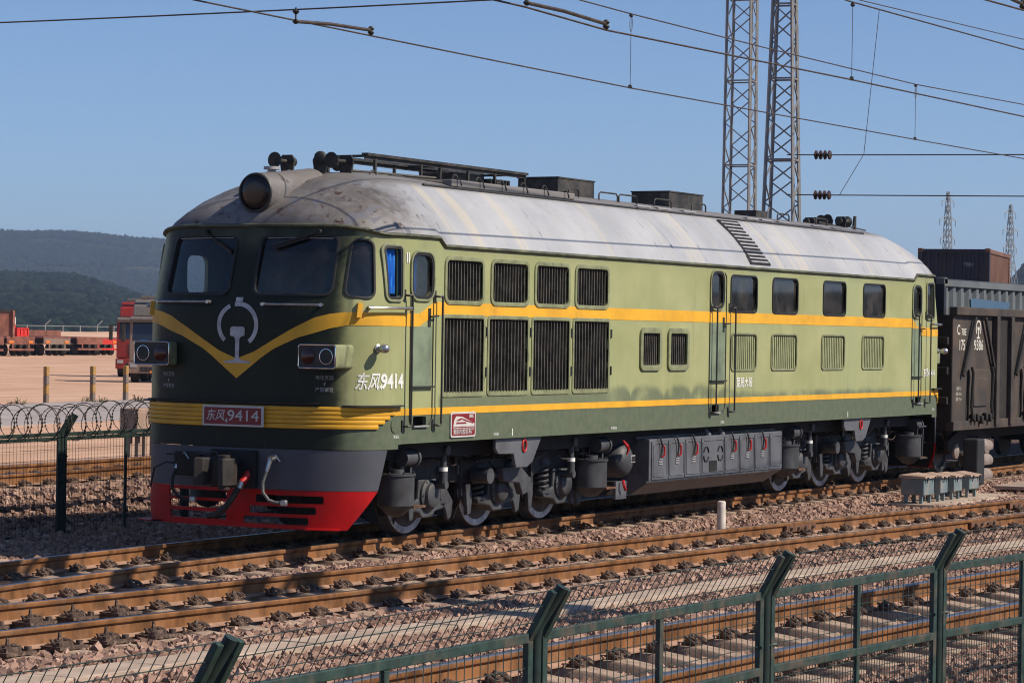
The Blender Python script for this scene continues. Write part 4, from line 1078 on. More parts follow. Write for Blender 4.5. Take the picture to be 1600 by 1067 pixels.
# -- underframe, bogies, tank
B().box(.7, 18.9, -1.35, 1.35, .98, 1.185).obj('underframe', 'under_black', LOCO, smooth=None)
simple('bogie_dark', (.026, .026, .028), .6, var=.3, scale=6, dirt=(.05, .035, .026), dscale=5, damt=.6)
simple('grime_brown', (.055, .034, .025), .85, var=.4, scale=14)
simple('rim_white', (.6, .6, .58), .6, var=.15, scale=6, dirt=(.13, .12, .115), dscale=7, damt=.8)
def wheelset(x):
    ax = B().cyl((x, -1.0, .525), (x, 1.0, .525), .09, n=14).obj('axle', 'under_black', LOCO)
    for sg in (-1, 1):
        w = B(); w.lathe((x, sg*.70, .525), (0, sg, 0), [(-.02, .30), (-.02, .555), (.0, .56), (.03, .53), (.125, .518), (.13, .51)], 44)
        w.lathe((x, sg*.70, .525), (0, sg, 0), [(.02, .43), (.10, .40), (.08, .2), (.15, .18), (.15, .1)], 36)
        wo = w.obj('wheel', 'bogie_grey', ax, smooth=40)
        r = B(); r.grid([[(x+R*math.cos(q), sg*(.70+d), .525+R*math.sin(q)) for q in np.linspace(0, 2*math.pi, 49)[:-1]] for R, d in ((.43, .10), (.432, .133), (.508, .137), (.515, .125))], closed=True)
        r.obj('wheel_rim', 'rim_white', wo, smooth=40)
def spring(x, y, z0, z1, R=.085, turns=5, r=.019):
    pts = [(x+R*math.cos(w), y+R*math.sin(w), z0+(z1-z0)*i/(turns*14)) for i in range(turns*14+1) for w in (2*math.pi*i/14,)]
    return B().tube(pts, r, n=6)
def bogie(cx, mir):
    for k in (-1, 0, 1): wheelset(cx+1.8*k)
    for sg in (-1, 1):
        Y0, Y1 = sg*.96, sg*1.08
        fr = B()
        poly = [(cx-2.65, .74), (cx-2.65, .95), (cx-1.3, .95), (cx-1.05, .90), (cx+1.05, .90), (cx+1.3, .95), (cx+2.65, .95), (cx+2.65, .74), (cx+2.3, .68), (cx+1.3, .68), (cx+1.1, .62), (cx-1.1, .62), (cx-1.3, .68), (cx-2.3, .68)]
        fr.prism([(x, Y0, z) for x, z in poly], (0, Y1-Y0, 0)); F = fr.obj('bogie_frame', 'bogie_dark', LOCO, smooth=None, bevel=.015)
        for k in (-1, 0, 1):
            x = cx+1.8*k
            bx = B(); pl = [(x-.22, .70), (x+.22, .70), (x+.24, .45), (x+.50, .40), (x+.50, .33), (x+.2, .29), (x+.12, .22), (x-.12, .22), (x-.2, .29), (x-.50, .33), (x-.50, .40), (x-.24, .45)]
            bx.prism([(a, sg*.92, z) for a, z in pl], (0, sg*.22, 0)); A_ = bx.obj('axle_box', 'bogie_grey', LOCO, smooth=None, bevel=.02)
            B().lathe((x, sg*1.14, .50), (0, sg, 0), [(0, .20), (.03, .20), (.05, .16), (.09, .15), (.11, .12), (.115, .02)], 24).obj('axle_cover', 'bogie_grey', A_, smooth=40)
            for q in range(6): B().cyl((x+.175*math.cos(q*1.047), sg*1.165, .50+.175*math.sin(q*1.047)), (x+.175*math.cos(q*1.047), sg*1.185, .50+.175*math.sin(q*1.047)), .016, n=6).obj('cover_bolt', 'dark_steel', A_, smooth=None)
            for dx in (-.40, .40):
                B().cyl((x+dx, sg*1.05, .38), (x+dx, sg*1.05, .42), .12, n=16).obj('spring_seat', 'bogie_grey', A_)
                spring(x+dx, sg*1.05, .42, .78).obj('coil_spring', 'bogie_grey', A_, smooth=60)
                B().cyl((x+dx, sg*1.05, .77), (x+dx, sg*1.05, .84), .125, .10, n=16).obj('spring_cap', 'bogie_grey', A_)
            # guide links, hooked hangers
            B().prism([(x+.30, sg*1.10, .58), (x+.46, sg*1.10, .56), (x+.62, sg*1.10, .40), (x+.58, sg*1.10, .20), (x+.50, sg*1.10, .16), (x+.44, sg*1.10, .30), (x+.30, sg*1.10, .44)], (0, sg*.05, 0)).obj('pedestal_guard', 'bogie_grey', A_, smooth=None, bevel=.012)
        # brake blocks and rigging
        for k, s2 in ((-1, -1), (-1, 1), (0, 1), (0, -1), (1, 1), (1, -1)):
            x = cx+1.8*k; b_ = B()
            pts = [(x+s2*(.545)*math.cos(w), sg*.76, .525+.545*math.sin(w)) for w in np.linspace(-.45, .35, 7)]; po = [(x+s2*(.62)*math.cos(w), sg*.76, .525+.62*math.sin(w)) for w in np.linspace(.35, -.45, 7)]
            b_.prism(pts+po, (0, sg*.09, 0)); b_.bar((x+s2*.60, sg*.86, .50), (x+s2*.66, sg*.90, .98), .05, .03); b_.obj('brake_block', 'under_black', F, smooth=None)
        for dx, zc in ((-1.75, 1.0), (1.72, 1.0)):
            d = B().cyl((cx+dx, sg*1.33, .62), (cx+dx, sg*1.33, .86), .052, n=14); d.cyl((cx+dx, sg*1.33, .86), (cx+dx, sg*1.33, 1.08), .038, n=14); d.cyl((cx+dx, sg*1.30, 1.06), (cx+dx, sg*1.40, 1.06), .06, n=12); d.cyl((cx+dx, sg*1.1, .63), (cx+dx, sg*1.38, .63), .05, n=12)
            D_ = d.obj('damper', 'bogie_grey', F, smooth=40)
            B().cyl((cx+dx, sg*1.33, .80), (cx+dx, sg*1.33, .85), .0535, n=14, caps=False).obj('damper_label', 'white_paint', D_)
        rod = B().cyl((cx-.65, sg*1.28, .70), (cx+.05, sg*1.28, .70), .042, n=12); rod.cyl((cx-.66, sg*1.15, .70), (cx-.66, sg*1.40, .70), .10, n=14); rod.cyl((cx+.06, sg*1.1, .70), (cx+.06, sg*1.36, .70), .07, n=12); rod.obj('traction_rod', 'bogie_grey', F, smooth=40)
        br = B(); pb = [(cx-.9, 1.185), (cx+.35, 1.185), (cx+.10, .86), (cx-.05, .80), (cx-.35, .80), (cx-.42, .98), (cx-.82, .99), (cx-.9, 1.06)]
        br.prism([(a, sg*1.55, z) for a, z in pb], (0, sg*.05, 0)); BR = br.obj('body_bracket', 'grey_paint', LOCO, smooth=None, bevel=.01)
        br = B(); br.tube([(cx-.15+.055*math.cos(w), sg*1.608, 1.08+.075*math.sin(w)) for w in np.linspace(0, 2*math.pi, 25)[:-1]], .014, n=6, closed=True); br.obj('ring_mark', 'red_paint', BR)
        br = B(); br.lathe((cx-.15, sg*1.596, 1.08), (0, sg, 0), [(0, .055), (.006, .054)], 20); br.obj('ring_hole', 'under_black', BR)
        pd = B(); pd.prism([(a, sg*1.30, z) for a, z in ((cx-.35, .80), (cx+.15, .80), (cx+.45, .62), (cx+.40, .45), (cx+.22, .42), (cx+.12, .58), (cx-.12, .60), (cx-.30, .62))], (0, sg*.10, 0)); pd.obj('side_bearer', 'bogie_grey', F, smooth=None, bevel=.015)
        # pipes along the frame
        for zz, yy in ((.97, 1.12), (1.02, 1.2)):
            B().tube([(cx-2.5, sg*yy, zz), (cx-1.2, sg*yy, zz+.03), (cx-.9, sg*yy, zz-.05), (cx+.4, sg*yy, zz-.04), (cx+.7, sg*yy, zz+.03), (cx+2.5, sg*yy, zz)], .016, n=6).obj('brake_pipe', 'dark_steel', F)
        for dx in (-2.45, -.95, .95, 2.45):
            B().bar((cx+dx, sg*1.10, .95), (cx+dx+.05, sg*1.10, .45), .05, .03).obj('rod_hanger', 'bogie_grey', F, smooth=None)
            B().tube([(cx+dx+.2, sg*1.0, .9), (cx+dx+.28, sg*1.0, .5), (cx+dx+.34, sg*.82, .14)], .02, n=6).obj('sand_pipe', 'dark_steel', F)
def clutter(cx):
    R_ = random.Random(int(cx*10))
    for k in range(12):      # hanging air hoses and cable loops
        x0 = cx+R_.uniform(-2.5, 2.3); ln = R_.uniform(.25, .7); z = R_.uniform(.86, 1.1); y = -R_.uniform(1.12, 1.32); sag = R_.uniform(.04, .14)
        B().tube([(x0+ln*i/7, y+.02*math.sin(i), z-sag*math.sin(math.pi*i/7)+.03*i/7) for i in range(8)], R_.uniform(.007, .013), n=5).obj('air_hose', R_.choice(['rubber', 'dark_steel', 'grime_brown']), LOCO)
    for k in range(14):      # brackets, clamps and junction boxes
        x0 = cx+R_.uniform(-2.6, 2.5); z = R_.uniform(.7, 1.12); y = -R_.uniform(1.09, 1.22); a, c, d = R_.uniform(.04, .12), R_.uniform(.03, .08), R_.uniform(.05, .14)
        B().obox((x0, y, z), (a, c, d), Matrix.Rotation(R_.uniform(-.4, .4), 3, 'Y')).obj('pipe_bracket', R_.choice(['bogie_grey', 'grime_brown', 'dark_steel']), LOCO, smooth=None, bevel=.008)
    for x0 in (cx-2.2, cx-.75, cx+.9, cx+2.15):
        B().box(x0-.12, x0+.13, -1.30, -1.10, .885, .905).obj('cable_tray', 'grime_brown', LOCO, smooth=None)
        B().prism([(x0-.16, -1.12, .60), (x0-.05, -1.12, .62), (x0+.02, -1.12, .42), (x0-.02, -1.12, .22), (x0-.10, -1.12, .20), (x0-.13, -1.12, .40)], (0, -.06, 0)).obj('safety_hanger', 'bogie_grey', LOCO, smooth=None, bevel=.01)
clutter(4.0); clutter(16.0)
def drum(x, sg, r=.225):
    d = B().lathe((x, sg*1.36, .82), (0, 0, -1), [(0, r+.015), (.025, r+.015), (.03, r), (.38, r), (.40, r-.02), (.50, r*.45), (.52, .03)], 28)
    d.cyl((x, sg*1.36, .81), (x, sg*1.36, .87), .1, n=14)
    D_ = d.obj('brake_cylinder', 'bogie_grey', LOCO, smooth=40)
    for q in range(8): B().cyl((x+(r-.0)*math.cos(q*.785+.2), sg*1.36+(r)*math.sin(q*.785+.2), .81), (x+r*math.cos(q*.785+.2), sg*1.36+r*math.sin(q*.785+.2), .845), .014, n=6).obj('flange_bolt', 'dark_steel', D_, smooth=None)
    h = B().cyl((x+.02, sg*1.42, 1.0), (x+.30, sg*1.42, 1.0), .095, n=18); h.cyl((x+.27, sg*1.42, 1.0), (x+.31, sg*1.42, 1.0), .115, n=18); h.obj('slack_adjuster', 'bogie_grey', LOCO, smooth=40)
    B().bar((x+.32, sg*1.36, .92), (x+.30, sg*1.36, .45), .05, .04).obj('cylinder_hanger', 'bogie_grey', D_, smooth=None)
    B().box(x+.1, x+.38, sg*1.36-.2, sg*1.36+.14, .405, .43).obj('foot_plate', 'fishplate', D_, smooth=None)
for cx, mir in ((4.0, 1), (16.0, -1)): bogie(cx, mir)
for sg in (-1, 1):
    for x in (1.05, 6.25, 13.15, 18.85): drum(x, sg)
# fuel tank with battery boxes
def tank():
    sec = [(-1.30, 1.05), (-1.55, 1.05), (-1.55, .45), (-1.25, .25), (1.25, .25), (1.55, .45), (1.55, 1.05), (1.30, 1.05)]
    T = B().prism([(7.72, y, z) for y, z in sec], (4.84, 0, 0)).obj('fuel_tank', 'grey_paint', LOCO, smooth=None, bevel=.012)
    B().prism([(7.45, y, z) for y, z in ((-1.2, .45), (-1.0, .25), (1.0, .25), (1.2, .45))], (5.2, 0, 0)).obj('tank_sump', 'bogie_grey', T, smooth=None)
    B().box(7.60, 12.62, -1.40, 1.40, 1.052, 1.085).obj('tank_top_plate', 'bogie_grey', T, smooth=None)
    B().bar((7.55, -1.57, .452), (12.0, -1.57, .452), .03, .02).obj('tank_edge', 'bogie_grey', T, smooth=None)
    edges = [7.76, 8.32, 8.89, 9.46, 10.30, 10.86, 11.44, 12.02, 12.54]
    for i in range(8):
        a, c = edges[i]+.015, edges[i+1]-.015
        P = rounded(rect(a, c, .475, 1.02), .012)
        d = B().prism([(p[0], -1.552, p[1]) for p in P], (0, -.014, 0)).obj('battery_door', 'grey_paint', T, smooth=None)
        frame_ring(rounded(rect(a+.04, c-.04, .52, .975), .02), .012, lambda x, z, off=0: Vector((x, -1.566-off, z)), -.002, .005).obj('door_pressing', 'grey_paint', d, smooth=60)
        if i in (0, 1, 2, 4, 5, 6):
            xh = (a+c)/2
            B().tube([(xh-.04, -1.575, 1.08), (xh-.04, -1.60, 1.02), (xh, -1.60, .95), (xh, -1.585, .80), (xh-.03, -1.575, .77)], .013, n=6).obj('door_latch', 'dark_steel', d)
            B().tube([(xh+.05, -1.585, .96), (xh+.07, -1.60, .93), (xh+.075, -1.60, .82), (xh+.05, -1.58, .79)], .014, n=6).obj('latch_handle', 'red_paint', d)
            for q in range(3): B().bar((xh-.05, -1.572, .76-.035*q), (xh+.06, -1.572, .76-.035*q), .014).obj('latch_rib', 'silver_grey', d, smooth=None)
        if i == 3:
            for xx in (a+.15, c-.15):
                for q in range(4): B().tube([(xx+.09*math.cos(w), -1.572, .78+.11*math.sin(w)) for w in np.linspace(q*1.57+.2, q*1.57+1.25, 6)], .012, n=5).obj('round_vent', 'under_black', d)
            B().box((a+c)/2-.14, (a+c)/2+.14, -1.572, -1.567, .52, .68).obj('filler_recess', 'under_black', d, smooth=None)
tank()
for x, y0 in ((7.18, 1.5),):
    rv = B().lathe((x, -1.52, .77), (0, 1, 0), [(0, .01), (.012, .08), (.035, .15), (.07, .20), (.12, .232), (.18, .245), (2.85, .245), (2.92, .2), (2.95, .05)], 30).obj('air_reservoir', 'bogie_grey', LOCO, smooth=40)
    B().obox((x+.08, -1.512, .79), (.13, .012, .10)).obj('reservoir_plate', 'plate_white', rv, smooth=None)
    B().obox((x+.08, -1.520, .79), (.11, .006, .08)).obj('reservoir_label', 'under_black', rv, smooth=None)
    B().box(x-.22, x+.12, -1.40, -1.36, .23, .48).obj('drain_plate', 'grey_paint', LOCO, smooth=None)
    B().tube([(x-.1, -1.45, .50), (x-.1, -1.47, .42), (x-.05, -1.47, .36)], .02, n=6).obj('drain_cock', 'red_paint', LOCO)
    B().tube([(x-.22, -1.5, 1.06), (x-.20, -1.56, .98), (x-.16, -1.56, .93), (x-.18, -1.54, .86)], [.012, .028, .022, .012], n=6).obj('tail_flag', 'red_paint', LOCO)
for x in (9.85, 10.35): B().lathe((x, -1.45, 1.14), (-.3, -.5, -.7), [(0, .02), (.05, .035), (.12, .05), (.14, .02)], 12).obj('work_lamp', 'silver_grey', LOCO)
for x in (2.3, 13.4, 17.2, 6.0): B().lathe((x, -1.25, 1.17), (0, 0, -1), [(0, .09), (.16, .09), (.18, .06), (.24, .05)], 14).obj('air_valve', 'bogie_grey', LOCO)
B().box(18.85, 19.25, -1.55, -1.35, .96, .985).obj('cab_step', 'bogie_grey', LOCO, smooth=None)
for x in (18.9, 19.2): B().bar((x, -1.5, .97), (x-.05, -1.5, .42), .03).obj('step_hanger', 'bogie_grey', LOCO, smooth=None)
B().box(18.8, 19.2, -1.6, -1.35, .40, .42).obj('cab_step', 'bogie_grey', LOCO, smooth=None)

# ------------------------------------------------------------------ gondola wagon with its container
def wagon(x0, ln, label, letters):
    W_ = root('gondola_wagon', (x0, 0, 0), label, 'freight wagon'); x1 = x0+ln; Yw = 1.50
    for sg in (-1, 1):
        sw = B().box(x0+.04, x1-.04, min(sg*Yw, sg*(Yw-.05)), max(sg*Yw, sg*(Yw-.05)), 1.0, 3.0).obj('side_wall', 'wagon_brown', W_, smooth=None)
        B().box(x0, x1, min(sg*(Yw-.06), sg*(Yw+.10)), max(sg*(Yw-.06), sg*(Yw+.10)), 2.98, 3.13).obj('top_chord', 'wagon_brown', W_, smooth=None, bevel=.015)
        B().box(x0, x1, min(sg*(Yw-.1), sg*(Yw+.06)), max(sg*(Yw-.1), sg*(Yw+.06)), .85, 1.02).obj('side_sill', 'wagon_brown', W_, smooth=None, bevel=.012)
        xp = [x0+.1, x0+2.42, x0+3.3, x0+5.6, x0+6.5, x0+8.8, x0+9.6, x1-.1]
        for x in xp: B().box(x-.09, x+.09, min(sg*Yw, sg*(Yw+(.11 if x > x0+1 else .015))), max(sg*Yw, sg*(Yw+(.11 if x > x0+1 else .015))), .90, 2.98).obj('side_post', 'wagon_brown', W_, smooth=None, bevel=.015)
        for x in (x0+2.86, x0+6.05, x0+9.2): B().box(x-.36, x+.36, min(sg*(Yw+.002), sg*(Yw+.02)), max(sg*(Yw+.002), sg*(Yw+.02)), 1.02, 2.97).obj('gap_shade_panel', 'wagon_dark', W_, smooth=None)  # dark sheet laid on the wall, standing in for the shaded post gap
        for xa in (x0+.2, x0+3.4, x0+6.6):
            B().bar((xa+.95, sg*(Yw+.07), 2.95), (xa+.32, sg*(Yw+.05), 1.85), .08, .05, up=(0, 1, 0)).obj('diagonal_brace', 'wagon_dark', W_, smooth=None, bevel=.012)
            B().bar((xa+1.52, sg*(Yw+.07), 2.95), (xa+2.16, sg*(Yw+.05), 1.95), .08, .05, up=(0, 1, 0)).obj('diagonal_brace', 'wagon_dark', W_, smooth=None, bevel=.012)
            dr = B().box(xa+.72, xa+1.85, min(sg*Yw, sg*(Yw+.045)), max(sg*Yw, sg*(Yw+.045)), 1.08, 1.98).obj('drop_door', 'wagon_brown', W_, smooth=None, bevel=.02)
            B().box(xa+.9, xa+1.68, min(sg*(Yw+.045), sg*(Yw+.075)), max(sg*(Yw+.045), sg*(Yw+.075)), 1.28, 1.82).obj('door_pressing', 'wagon_brown', dr, smooth=None, bevel=.025)
            for q in (.70, 1.87):
                B().tube([(xa+q, sg*(Yw+.09), 2.02), (xa+q+.03, sg*(Yw+.11), 1.9), (xa+q-.02, sg*(Yw+.1), 1.3), (xa+q+.02, sg*(Yw+.11), 1.05)], .028, n=6).obj('door_rod', 'wagon_dark', dr)
            for q in (.78, 1.0, 1.25, 1.5, 1.75): B().obox((xa+q, sg*(Yw+.10), 1.06+.03*math.sin(q*9)), (.10, .09, .15)).obj('door_hinge', 'wagon_dark', dr, bevel=.02)
    B().box(x0, x0+.06, -1.5, 1.5, 1.0, 2.98).obj('end_wall', 'wagon_dark', W_, smooth=None)
    B().box(x1-.06, x1, -1.5, 1.5, 1.0, 2.98).obj('end_wall', 'wagon_dark', W_, smooth=None)
    for z in (1.4, 1.95, 2.5): B().box(x0-.09, x0, -1.45, 1.45, z-.07, z+.07).obj('end_stiffener', 'wagon_dark', W_, smooth=None, bevel=.015)
    B().box(x0+.02, x1-.02, -1.42, 1.42, .86, 1.0).obj('wagon_floor', 'wagon_dark', W_, smooth=None)
    B().box(x0+.3, x1-.3, -.28, .28, .55, .88).obj('centre_sill', 'wagon_dark', W_, smooth=None)
    B().box(x0-.85, x0+.3, -.12, .12, .76, .98).obj('wagon_coupler', 'wagon_dark', W_, smooth=None, bevel=.02)
    for cx in (x0+2.3, x1-2.3):
        for sg in (-1, 1):
            pl = [(cx-1.25, .62), (cx-1.2, .42), (cx-.55, .36), (cx-.35, .30), (cx+.35, .30), (cx+.55, .36), (cx+1.2, .42), (cx+1.25, .62), (cx+.55, .84), (cx-.55, .84)]
            B().prism([(x, sg*1.0, z) for x, z in pl], (0, sg*.10, 0)).obj('truck_side_frame', 'wagon_dark', W_, smooth=None, bevel=.02)
            for dx in (-.2, 0, .2): spring(cx+dx, sg*1.12, .38, .66, .075, 4).obj('truck_spring', 'wagon_brown', W_)
        for dx in (-.9, .9):
            axl = B().cyl((cx+dx, -1.0, .42), (cx+dx, 1.0, .42), .07).obj('wagon_axle', 'wagon_dark', W_)
            for sg in (-1, 1):
                w = B().lathe((cx+dx, sg*.69, .42), (0, sg, 0), [(0, .1), (0, .45), (.03, .425), (.13, .415), (.13, .34), (.09, .3), (.11, .1)], 32).obj('wagon_wheel', 'dark_steel', axl, smooth=40)
                B().lathe((cx+dx, sg*1.1, .42), (0, sg, 0), [(0, .14), (.05, .14), (.07, .09), (.075, .02)], 18).obj('axle_cap', 'signal_hood', axl)
    on = lambda xx, zz: (lambda x, y: Vector((xx+x, -Yw-.004, zz+y)))
    if letters:
        text_on('wagon_lettering', 'C', on(x0+.36, 2.70), .26, 'cream_paint', W_, .004); text_on('wagon_lettering', '70E', on(x0+.66, 2.665), .18, 'cream_paint', W_, .003)
        text_on('wagon_lettering', '175', on(x0+.56, 2.42), .27, 'cream_paint', W_, .004, .9); text_on('wagon_lettering', '9386', on(x0+1.52, 2.42), .27, 'cream_paint', W_, .004, 1.0)
        fe = lambda a, z: Vector((x0+1.50+a, -Yw-.004, 2.72+z)); rws = []
        for w in np.linspace(rad(-50), rad(230), 30): rws.append([fe(R*math.cos(w), .03+R*math.sin(w)) for R in (.115, .155)])
        e_ = B().grid(rws).obj('wagon_emblem', 'cream_paint', W_, smooth=None)
        B().grid([[fe(-w, z), fe(w, z)] for z, w in ((-.17, .10), (-.15, .1), (-.13, .03), (-.02, .022), (0, .06), (.05, .06))]).obj('emblem_rail', 'cream_paint', e_, smooth=None)
        for k, s in enumerate(('载重 70 t', '自重 24.4 t', '容积 77 m³')): text_on('wagon_lettering', s, on(x0+.42, 1.62-.1*k), .07, 'cream_paint', W_)
    return W_
wagon(20.70, 13.2, 'brown open gondola wagon with white number 175 9386, coupled behind the locomotive', True)
w2 = wagon(34.9, 13.2, 'unlettered brown gondola wagon further back in the train', False)
def corr_side(b_, p0, p1, z0, z1, nrm, n, dep):
    p0 = Vector(p0); p1 = Vector(p1); nrm = Vector(nrm); rows_ = []
    for z in (z0, z1):
        r = []
        for i in range(n):
            for q, d in ((0, 0), (.3, 0), (.42, dep), (.88, dep)): r.append(p0.lerp(p1, (i+q)/n)-nrm*d+Vector((0, 0, z)))
        r.append(p1+Vector((0, 0, z))); rows_.append(r)
    return b_.grid(rows_)
def container(loc, ln, wd, ht, yaw, label, mside, mend, pitch=.28, logo=None, dep=.045, base=None):
    C_ = root('freight_container', loc, label, 'container')
    Rz = Matrix.Rotation(yaw, 3, 'Z'); T = lambda x, y, z: Vector(loc)+Rz @ Vector((x, y, z)); nv = lambda v: Rz @ Vector(v)
    n = int(ln/pitch); h = wd/2
    O = lambda x, y: Vector((loc[0], loc[1], 0))+Rz @ Vector((x, y, 0))
    for sg in (-1, 1):
        b_ = B(); corr_side(b_, O(.12, sg*(h-.02)), O(ln-.12, sg*(h-.02)), loc[2]+.15, loc[2]+ht-.12, nv((0, sg, 0)), n, dep); b_.obj('side_panel', mside, C_, smooth=None)
        for z in (.08, ht-.06): B().bar(T(0, sg*(h-.04), z), T(ln, sg*(h-.04), z), .1, .14).obj('side_rail', mside, C_, smooth=None, bevel=.01)
        for x in (.06, ln-.06): B().bar(T(x, sg*(h-.07), 0), T(x, sg*(h-.07), ht), .15, .13).obj('corner_post', mend if x < 1 else mside, C_, smooth=None, bevel=.012)
        for x in (.08, ln-.08):
            for z in (.06, ht-.03): B().obox(T(x, sg*(h-.075), z), (.19, .17, .13), Rz).obj('corner_casting', mside, C_, bevel=.015)
    b_ = B(); corr_side(b_, O(.03, -h+.12), O(.03, h-.12), loc[2]+.12, loc[2]+ht-.1, nv((-1, 0, 0)), int(wd/.28), .035); b_.obj('end_panel', mend, C_, smooth=None)
    b_ = B(); corr_side(b_, O(ln-.03, h-.12), O(ln-.03, -h+.12), loc[2]+.12, loc[2]+ht-.1, nv((1, 0, 0)), int(wd/.28), .035); b_.obj('end_panel', mend, C_, smooth=None)
    for x in (.04, ln-.04):
        for z in (.07, ht-.06): B().bar(T(x, -h+.1, z), T(x, h-.1, z), .08, .13).obj('end_rail', mend if x < 1 else mside, C_, smooth=None)
    B().obox(T(ln/2, 0, ht-.03), (ln-.2, wd-.15, .03), Rz).obj('container_roof', mside, C_, smooth=None)
    B().obox(T(ln/2, 0, .13), (ln-.2, wd-.15, .05), Rz).obj('container_floor', mend, C_, smooth=None)
    if logo:
        pts = [T(a, -h-.006, z) for a, z in logo]; B().add(pts, [tuple(range(len(pts)))]).obj('painted_logo', 'logo_blue', C_, smooth=None)
    return C_
container((20.95, 0, 1.02), 6.06, 2.5, 2.62, 0, 'grey corrugated container riding inside the gondola wagon', 'container_grey', 'container_blue', .46, [(1.6, 1.55), (3.4, 1.5), (3.9, 2.25), (1.5, 2.3)], .07)
container((27.2, 0, 1.02), 6.06, 2.5, 2.62, 0, 'second grey corrugated container in the gondola, at the right picture edge', 'container_grey', 'container_blue', .46, None, .07)
cy_, sy_ = math.cos(rad(11.4)), math.sin(rad(11.4))
c0x, c0y = 61.5, 12.56
simple('container_orange', (.17, .08, .052), .6, var=.12, scale=1, dirt=(.2, .1, .07), dscale=1, damt=.4)
ct1 = container((c0x, c0y, 3.02), 6.06, 2.44, 2.6, rad(11.4), 'dark blue and rust coloured container on top of a stack behind the wagon', 'container_orange', 'container_blue')
ct2 = container((c0x, c0y, .40), 6.06, 2.44, 2.6, rad(11.4), 'dark container at the bottom of the stack behind the wagon', 'container_blue', 'container_blue')
fp_ = root('container_plinth', (c0x+3, c0y+.6, 0), 'low concrete plinth under the stacked containers', 'plinth')
B().obox((c0x+3*cy_, c0y+3*sy_, .2), (6.4, 2.9, .4), Matrix.Rotation(rad(11.4), 3, 'Z')).obj('plinth_block', 'slab_concrete', fp_, smooth=None)
text_on('container_lettering', 'TBJU', lambda x, y: Vector((c0x, c0y, 5.1))+Matrix.Rotation(rad(11.4), 3, 'Z') @ Vector((-.012, -(x+.5), y)), .16, 'silver_grey', ct1, 0)

# ------------------------------------------------------------------ trackside things
sb = root('foundation_slab', (18, -2.65, -.3), 'dusty concrete slab under the row of relay boxes', 'slab')
B().box(15.7, 19.6, -3.15, -2.2, -.32, -.20).obj('slab_block', 'slab_concrete', sb, smooth=None, bevel=.02)
lab = ['low grey-green relay box nearest the camera, first of four on the slab', 'second relay box from the camera on the concrete slab', 'third relay box from the camera on the concrete slab', 'fourth relay box, next to the dwarf signal hoods']
for i, (x, w) in enumerate(((16.02, .50), (16.78, .36), (17.5, .42), (18.35, .50))):
    rb_ = root('relay_box', (x, -2.57, -.2), lab[i], 'relay box', 'relay boxes on the slab'); z1 = .27-.02*i
    B().box(x-w/2, x+w/2, -2.76, -2.36, -.06, z1-.04).obj('box_body', 'box_green', rb_, smooth=None, bevel=.012)
    B().add([(x-w/2-.03, -2.80, z1-.05), (x+w/2+.03, -2.80, z1-.05), (x+w/2+.03, -2.32, z1-.05), (x-w/2-.03, -2.32, z1-.05), (x-w/2-.02, -2.79, z1-.02), (x+w/2+.02, -2.79, z1-.02), (x+w/2-.05, -2.5, z1+.03), (x-w/2+.05, -2.5, z1+.03), (x+w/2+.02, -2.33, z1), (x-w/2-.02, -2.33, z1)],
            [(0, 3, 2, 1), (0, 1, 5, 4), (4, 5, 6, 7), (7, 6, 8, 9), (1, 2, 8, 6, 5), (0, 4, 7, 9, 3), (2, 3, 9, 8)]).obj('box_lid', 'dust_top', rb_, smooth=None)
    for dx in (-w/2+.05, w/2-.05):
        B().box(x+dx-.025, x+dx+.025, -2.72, -2.67, -.2, -.06).obj('box_foot', 'box_green', rb_, smooth=None); B().box(x+dx-.025, x+dx+.025, -2.46, -2.40, -.2, -.06).obj('box_foot', 'box_green', rb_, smooth=None)
    for dx in (-w/2+.08, w/2-.06): B().prism([(x+dx-.03, -2.80, z1-.03), (x+dx+.03, -2.80, z1-.03), (x+dx, -2.775, z1-.13)], (0, -.015, 0)).obj('lid_clasp', 'signal_black', rb_, smooth=None)
sg_ = root('dwarf_signal', (19.7, -2.35, -.25), 'black dwarf signal with three hooded lamps beside the relay boxes', 'signal')
B().box(19.32, 19.72, -2.49, -2.21, -.06, .77).obj('signal_case', 'signal_black', sg_, smooth=None, bevel=.03)
B().cyl((19.45, -2.35, -.3), (19.45, -2.35, -.06), .07).obj('signal_post', 'signal_black', sg_)
for z in (.62, .36, .10):
    b_ = B(); b_.grid([[(x, -2.35+r*math.cos(w), z+r*math.sin(w)) for w in np.linspace(rad(-30), rad(210), 20)] for x, r in ((19.70, .14), (20.05, .135), (20.25, .12))])
    b_.grid([[(x, -2.35+r*math.cos(w), z+r*math.sin(w)) for w in np.linspace(rad(-30), rad(210), 20)] for x, r in ((19.70, .132), (20.05, .127), (20.25, .112))]); b_.obj('lamp_hood', 'signal_hood', sg_, smooth=50)
    B().lathe((19.71, -2.35, z), (1, 0, 0), [(0, .12), (.02, .11), (.04, .06), (.045, .01)], 20).obj('signal_lens', 'lens_dark', sg_)
wp = B().lathe((8.56, -2.3, -.3), (0, 0, 1), [(0, .065), (.45, .06), (.465, .056), (.475, .04), (.478, .01)], 18).obj('marker_post', 'whitewash', smooth=40)
tag(wp, 'short whitewashed round post standing in the ballast before the fuel tank', 'marker post')
for k in range(5):
    pk = B().obox((21.3+.32*k, -2.75, -.175+.004*k), (.26, 1.1, .07), Matrix.Rotation(rad(6+k), 3, 'Z')).obj('crossing_plank', 'slab_concrete', smooth=None, bevel=.01)
    tag(pk, ('nearest', 'second', 'third', 'fourth', 'farthest')[k]+' dusty concrete plank of the footway beyond the relay boxes', 'plank', 'planks of the footway')

